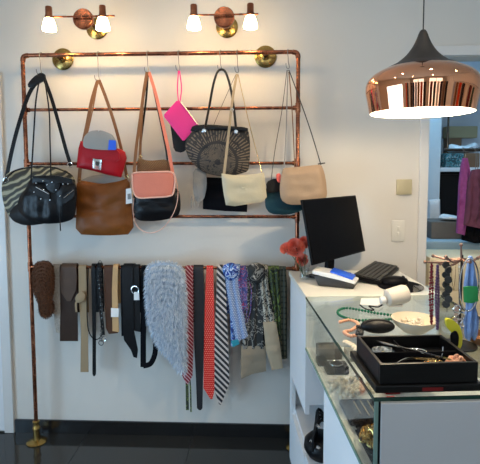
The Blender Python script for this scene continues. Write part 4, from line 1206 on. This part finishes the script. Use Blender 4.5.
GC = 'jewellery boxes in the glass case'
cbox('jewellery_box', .075, -.10, .09, .07, S0, S0+.045, 'box3', 'taupe jewellery box at the back left of the glass case', 'box', GC)
cbox('jewellery_box', .19, -.12, .10, .08, S0, S0+.03, 'greyf', 'flat grey jewellery box beside the taupe one in the glass case', 'box', GC)
cbox('watch_cushion', .07, -.24, .08, .06, S0, S0+.028, 'bleather2', 'black watch cushion in front of the taupe jewellery box', 'cushion', GC)
b = B(); cq = P0+U*.07+W*-.24+V((0, 0, S0+.0305)); ring(b, cq, .024, .002, (0, 0, 1), 20); tag(mk('silver_watch', b, 'chrome'), 'silver bracelet lying on the black watch cushion', 'bracelet')
# pearl heap
cq = P0+U*.075+W*-.40; rr = random.Random(5)
beads([cq+U*(max(-.06, min(.07, rr.gauss(0, .034))))+W*(max(-.06, min(.06, rr.gauss(0, .03))))+V((0, 0, S0+.008+rr.random()*.014)) for _ in range(90)], .0075, 'pearl', 'heap of cream pearl strands on the floor of the glass case', 'pearl_necklace')
cbox('velvet_pad', .13, -.545, .22, .13, S0, S0+.016, 'navy', 'navy velvet pad under pins in the glass case', 'pad')
b = B()
for k in range(6): cq = P0+U*(.06+k*.022)+W*-.545; tube(b, [cq+W*.045+V((0, 0, S0+.019)), cq-W*.045+V((0, 0, S0+.019))], .002, 6)
tag(mk('silver_pins', b, 'gold'), 'row of thin gold pins laid on the navy velvet pad', 'pins')
cbox('red_gem_box', .175, -.52, .026, .03, S0+.0165, S0+.036, 'redp', 'small red ring box on the navy velvet pad', 'box')
cbox('velvet_pad', .30, -.30, .18, .2, S0, S0+.02, 'velvet', 'black velvet pad in the middle of the glass case', 'pad')
tag(mk('gold_chain', chainheap(P0+U*.07+W*-.70+V((0, 0, S0+.0065)), 120, .042, 8, .008, .0022, .03, 1.4), 'gold'), 'tangled gold chain near the front of the glass case', 'chain')
tag(mk('amber_chain', chainheap(P0+U*.135+W*-.72+V((0, 0, S0+.0065)), 70, .035, 11, .008, .003, .03, 1.2), 'dbrown2'), 'brown beaded chain beside the gold chain in the glass case', 'chain')
b = tube(B(), spline([P0+U*a+W*c_+V((0, 0, S0+.012)) for a, c_ in ((.03, -.76), (.05, -.80), (.06, -.84), (.12, -.85), (.2, -.83))], 6), .005, 8); tag(mk('leather_cord', b, 'bleather'), 'black leather cord at the front corner of the glass case', 'cord')
tag(mk('silver_earrings', chainheap(P0+U*.30+W*-.13+V((0, 0, S0)), 50, .04, 21), 'chrome'), 'scattered silver earrings at the back of the glass case', 'earrings')

cbox('velvet_pad', .135, -.735, .22, .20, S0, S0+.006, 'navy', 'charcoal velvet pad at the front of the glass case under the gold chain', 'pad')
tag(mk('green_bead_chain', chainheap(P0+U*.20+W*-.66+V((0, 0, S0+.0065)), 60, .03, 31, .008, .003, .025), 'greenbead'), 'green beaded chain heap beside the red ring box in the glass case', 'chain')
tag(mk('brown_cord_bracelet', chainheap(P0+U*.05+W*-.62+V((0, 0, S0+.0065)), 50, .022, 33, .009, .0028, .02), 'dbrown'), 'dark brown cord bracelet near the glass side behind the gold chain', 'bracelet')
tag(mk('silver_brooch', chainheap(P0+U*.12+W*-.33+V((0, 0, S0)), 40, .02, 35, .006, .002, .02), 'chrome'), 'silver brooch between the pearls and the black velvet pad', 'brooch')
cbox('ring_box', .215, -.40, .05, .05, S0, S0+.03, 'red', 'dark red ring box right of the pearl heap in the glass case', 'box')
cbox('ring_box', .03, -.17, .035, .05, S0, S0+.022, 'blackp', 'small black ring box against the glass side at the back', 'box')

# ---------------------------------------------------------------- back room
YS = .9
t = thing('shelf_unit', (1.3, YS, 0), 'white painted shelf unit in the back room', 'shelf unit')
sx0 = P(430, 130, YS).x; sxc = P(441.5, 130, YS).x; zs = P(450, 167.5, YS).z
mk('side_panel', bx(sx0-.06, sxc, YS, YS+.4, 0, 2.4, .003), 'shelfw', t)
mk('shelf', bx(sxc+.001, 2.3, YS, YS+.4, zs-.03, zs, .003), 'shelfw', t)
mk('shelf', bx(sxc+.001, 2.3, YS, YS+.4, 2.15, 2.18, .003), 'shelfw', t)
mk('back_panel', bx(sxc+.001, 2.3, YS+.4, YS+.42, zs+.001, 2.149), 'brwall', t)


def onshelf(name, x0, x1, y0, y1, mat, lab, Y, dep, cat='box', bev=.006, zb=None, g_='boxes on the back room shelf'):
    a = P(x0, y1, Y); c = P(x1, y0, Y); z0 = a.z if zb is None else zb
    o = mk(name, bx(a.x, c.x, Y, Y+dep, z0, c.z, bev), mat); tag(o, lab, cat, g_); return c.z


zz = onshelf('storage_box', 446, 464, 153, 167, 'tealbits', 'teal and white mixed stock box standing on the back room shelf', YS+.02, .28, zb=zs+.001)
zz1 = onshelf('storage_box', 465, 480, 153, 167, 'box2', 'dark brown box right of the teal box on the shelf', YS+.02, .28, zb=zs+.001)
b = B()
a = P(447, 152, YS+.02); c = P(478, 144, YS+.02); zp = max(zz, zz1)+.002
t2 = puff([(446, 152), (448, 145), (452, 143.5), (456, 146), (470, 145), (474, 142), (478, 144), (479, 152), (462, 153)], YS+.1, .14, rnd=1, wr=.02)
dz_ = zp-min(v.co.z for v in t2.verts)
for v in t2.verts: v.co.z += dz_
o = mk('plastic_bag', t2, 'plastic'); tag(o, 'crumpled white plastic bag on top of the teal box', 'bag')
zb_ = zp+.075
bm_ = B(); mk_a = P(444, 150, YS+.24); 
zz2 = onshelf('storage_box', 447, 462, 138, 153, 'box2', 'brown cardboard box behind the crumpled plastic bag', YS+.31, .08, zb=zs+.001)
onshelf('storage_box', 446.5, 478, 126, 139, 'box1', 'pale olive cardboard box, topmost on the back room shelf', YS+.31, .085, zb=zz2+.001)
# dark cabinet below shelf
a = P(433, 207, YS+.1); c = P(480, 171, YS+.1)
t = thing('dark_cabinet', (a.x+.4, YS+.2, 0), 'tall black cabinet under the white shelf in the back room', 'cabinet')
mk('body', bx(sxc+.002, 2.25, YS+.05, YS+.38, .0, zs-.032, .004), 'blackp', t)
mk('door', bx(sxc+.012, sxc+.45, YS+.03, YS+.049, .05, zs-.05, .003), 'blackp', t)
mk('door', bx(sxc+.46, 2.24, YS+.03, YS+.049, .05, zs-.05, .003), 'blackp', t)
# bench
Yb = .35
zbn = P(440, 241, Yb).z
t = thing('padded_bench', (1.3, Yb+.2, 0), 'pale blue vinyl topped bench in the back room', 'bench')
mk('seat', bx(1.0, 2.1, Yb, Yb+.42, zbn-.10, zbn, .02), 'greyblue', t)
mk('body', bx(1.02, 2.08, Yb+.02, Yb+.4, 0, zbn-.102, .004), 'shelfw', t)
a = P(431, 240, Yb+.08); c = P(464, 222, Yb+.08)
o = mk('grey_box', bx(a.x, c.x, Yb+.08, Yb+.3, zbn+.001, c.z, .006), 'box3'); tag(o, 'dark grey cardboard box on the pale blue bench', 'box')
t2 = puff([(438, 222), (442, 217), (450, 218), (458, 219.5), (461, 223), (450, 224)], Yb+.15, .12, rnd=1, wr=.01)
dz_ = c.z+.002-min(v.co.z for v in t2.verts)
for v in t2.verts: v.co.z += dz_
o = mk('tissue_paper', t2, 'plastic'); tag(o, 'crumpled white tissue paper on the dark grey box', 'paper')
# white carrier bag hanging at left inside
t = thing('carrier_bag', P(432, 222, .5), 'white paper carrier bag standing behind the doorway edge', 'bag')
t2 = puff([(428, 190), (439.5, 189), (440, 222), (428, 223)], Yb+.35, .05, rnd=0, e=.014, p=6)
dz_ = zbn+.002-min(v.co.z for v in t2.verts)
for v in t2.verts: v.co.z += dz_
POSb = V((P(432, 222, .7).x, Yb+.35, zbn)); t.location = POSb; POS[t.name] = POSb
mk('body', t2, 'plastic', t)
cq = V((P(432.5, 200, Yb+.35).x, Yb+.33, P(432.5, 199, Yb+.35).z+dz_))
mk('handle', tube(B(), spline([cq+V((-.012, 0, -.01)), cq+V((-.01, 0, .035)), cq+V((.004, 0, .048)), cq+V((.014, 0, .03)), cq+V((.016, 0, -.01))], 5), .0022), 'plastic', t)
# garment rail
Yg = .30
zg = P(470, 150, Yg).z
t = thing('garment_rail', (1.35, Yg, 0), 'dark metal garment rail in the back room', 'rail')
mk('rail', tube(B(), [(1.08, Yg-.02, zg), (1.95, Yg-.02, zg)], .009, 10), 'dmetal', t)
for x in (1.1, 1.93): mk('hanging_rod', tube(B(), [(x, Yg-.02, zg+.009), (x, Yg-.02, CE-.001)], .006, 8), 'dmetal', t)


def garment(name, ol, Y, dep, mat, lab, extra=None):
    t = thing(name, P(ol[0][0], ol[0][1], Y), lab, 'garment', 'clothes on the back room rail')
    b = puff(ol, Y, dep, e=.010, rnd=0, wr=.02, seed=len(ol), p=3, fa=.010, ff=150, rings=14); mk('body', b, mat, t)
    cx__ = sum(q[0] for q in ol[:2])/2; c = P(cx__, ol[0][1], Y)
    pts = [V((c.x, Y, c.z-.005)), V((c.x, Y-.0, zg-.02)), V((c.x-.012, Y+.01, zg+.006)), V((c.x, Yg-.02, zg+.014)), V((c.x+.008, Yg+.0, zg))]
    mk('hanger', tube(B(), spline(pts, 4), .002), 'steel', t)
    return t


garment('purple_cardigan', [(463, 158), (467, 158), (470, 172), (468, 195), (467, 215), (464, 235), (456.5, 233), (458, 210), (459, 185), (461, 166)], Yg-.05, .05, 'purple', 'orchid purple knitted cardigan hanging in the doorway')
garment('plum_jacket', [(472, 170), (479, 169), (488, 176), (491, 229), (478, 228), (464, 225), (466, 205), (468, 182)], Yg-.10, .06, 'plum', 'plum coloured jacket in front of the purple cardigan')
garment('black_skirt', [(472, 210), (480, 210), (488, 215), (488, 243), (474, 243), (462, 240), (463, 225)], Yg+.02, .04, 'bfabric', 'black skirt hanging below the plum jacket')
# cream drawers
zc = P(435, 257, .02).z
t = thing('drawer_cabinet', (1.25, .12, 0), 'cream lacquered drawer cabinet in the doorway behind the jewellery tree', 'cabinet')
mk('body', bx(.915, 1.60, .0, .27, 0, zc, .004), 'creamwood', t)
zq = zc-.012
for k in range(5):
    dr = mk('drawer', bx(.93, 1.585, -.014, -.001, zq-.16, zq, .003), 'creamwood', t); zq -= .165
    mk('drawer_pull', tube(B(), [(1.2, -.02, zq+.09), (1.3, -.02, zq+.09)], .004, 8), 'seam', dr)

# ---------------------------------------------------------------- shop floor behind the viewer, mirrored in the pendant
KINDS = (((190, 70, 30), 'burnt orange', 'dress', 1.0), ((40, 38, 40), 'black', 'coat', 1.05), ((220, 215, 205), 'ivory', 'shirt', .8), ((70, 50, 40), 'dark brown', 'coat', 1.1),
         ((26, 30, 56), 'navy', 'dress', 1.0), ((160, 165, 180), 'pale grey', 'shirt', .8), ((120, 80, 50), 'camel', 'coat', 1.1), ((190, 60, 25), 'rust red', 'dress', 1.0),
         ((30, 30, 32), 'charcoal', 'jacket', .85), ((205, 195, 180), 'cream', 'dress', 1.05), ((90, 30, 30), 'maroon', 'dress', 1.0), ((50, 70, 60), 'bottle green', 'coat', 1.05),
         ((235, 235, 230), 'white', 'dress', 1.0), ((60, 44, 60), 'aubergine', 'jacket', .85), ((140, 110, 90), 'mushroom', 'coat', 1.05), ((24, 24, 26), 'jet black', 'dress', 1.0))


def shop_rail(name, c, rz, L, n, lab, where, off):
    rot = Matrix.Rotation(rz, 4, 'Z'); ZT = 1.74
    w_ = lambda x, y, z: rot @ V((x, y, z))+V((c[0], c[1], 0))
    t = thing(name, (c[0], c[1], ZT), lab, 'rail')
    mk('rail', tube(B(), [w_(-L/2, 0, ZT), w_(L/2, 0, ZT)], .012, 10), 'chrome', t)
    for x in (-L/2+.02, L/2-.02):
        mk('hanging_rod', tube(B(), [w_(x, 0, ZT+.012), w_(x, 0, CE-.008)], .009, 10), 'chrome', t)
        mk('ceiling_plate', lathe(B(), [(0, 0), (.04, 0), (.04, .006), (0, .006)], w_(x, 0, CE-.0075), seg=20), 'chrome', t)
    for k in range(n):
        col, nm, kind, ln = KINDS[(k+off) % len(KINDS)]
        x = -L/2+.2+k*(L-.4)/(n-1); zt_ = ZT-.07
        g_ = thing(kind, w_(x, 0, zt_-ln), nm+' '+kind+' hanging on the '+where, 'garment', 'clothes on the '+where)
        key = nm+' cloth'
        m_ = bpy.data.materials.get(key) or plain(key, srgb(*col), .8, bump=.4, bs=80, var=.15)
        b = B(); lay = []
        for (dz, hw, th2) in ((.005, .02, .02), (0, .06, .025), (-.03, .12, .035), (-.1, .13, .045), (-.25, .11, .045), (-.4, .115, .05), (-ln*.8, .13, .055), (-ln, .14, .05)):
            lay.append([b.verts.new(w_(hw*.8*math.cos(a*PI/12)*(1+.05*math.sin(a*3+k)), th2*math.sin(a*PI/12)*(1+.25*math.sin(a*2.1+k)), zt_+dz)+rot @ V((x, 0, 0))) for a in range(24)])
        for A, C_ in zip(lay, lay[1:]):
            for i in range(24): b.faces.new((A[i], A[(i+1) % 24], C_[(i+1) % 24], C_[i]))
        b.faces.new(lay[0]); b.faces.new(lay[-1][::-1]); mk('body', b, m_, g_)
        mk('hanger', tube(B(), spline([w_(x, 0, zt_+.008), w_(x, 0, ZT-.035), w_(x+.012, .004, ZT-.02), w_(x+.002, .0145, ZT+.002), w_(x, 0, ZT+.0145), w_(x, -.0145, ZT)], 4), .0018), 'steel', g_)


shop_rail('garment_rail', (-.1, -3.15), 0, 4.0, 16, 'long ceiling hung steel garment rail facing the copper rack, mirrored in the pendant', 'long steel rail facing the copper rack', 0)
shop_rail('garment_rail', (1.92, -1.55), PI/2, 2.2, 8, 'shorter ceiling hung steel garment rail along the right wall of the shop', 'short steel rail by the right wall', 5)

# ---------------------------------------------------------------- light
wd = bpy.data.worlds.new('world'); SC.world = wd; wd.use_nodes = True
bg = wd.node_tree.nodes['Background']; bg.inputs[0].default_value = (.62, .76, 1, 1); bg.inputs[1].default_value = 1.2


def area(name, loc, size, e, col, rot, sy=None):
    l = bpy.data.lights.new(name, 'AREA'); l.energy = e; l.color = col; l.size = size
    if sy: l.shape = 'RECTANGLE'; l.size_y = sy
    o = bpy.data.objects.new(name, l); COL.objects.link(o); o.location = loc; o.rotation_euler = rot; return o


area('daylight_left', (-1.12, RY0-.15, 1.42), 1.55, 34, (.58, .78, 1), (math.radians(90), 0, 0), 1.85)
area('daylight_right', (1.0, RY0-.15, 1.42), 1.6, 36, (.72, .84, 1), (math.radians(90), 0, 0), 1.85)
area('daylight_side', (RX0-.15, -2.0, .95), 2.0, 84, (.42, .68, 1), (math.radians(84), 0, math.radians(-90)), 1.3)
area('back_room_daylight', (1.0, .55, 2.7), .7, 17, (.36, .70, 1), (math.radians(8), 0, 0))
# recessed ceiling downlights, real fittings
for i, (x, y) in enumerate(((-1.3, -1.5), (-.35, -1.4), (.6, -1.5), (-.9, -2.9), (.6, -3.0), (1.5, -1.5))):
    t = thing('ceiling_downlight', (x, y, CE), 'round recessed ceiling downlight', 'lamp', 'recessed ceiling downlights')
    mk('bezel', lathe(B(), [(.032, -.002), (.045, -.004), (.047, 0), (.03, 0)], (x, y, CE-.001), seg=24), 'white', t)
    mk('lens', lathe(B(), [(0, -.0015), (.031, -.0015), (.031, 0), (0, 0)], (x, y, CE-.001), seg=24), 'bulb', t)
    l = bpy.data.lights.new('downlight', 'SPOT'); l.energy = 9; l.color = (1, .8, .56); l.spot_size = math.radians(165); l.spot_blend = .6; l.shadow_soft_size = .035
    o = bpy.data.objects.new('downlight', l); COL.objects.link(o); o.location = (x, y, CE-.02)

vs = SC.view_settings; vs.view_transform = 'Standard'; vs.look = 'None'; vs.gamma = 1; vs.use_curve_mapping = False; vs.exposure = -0.05
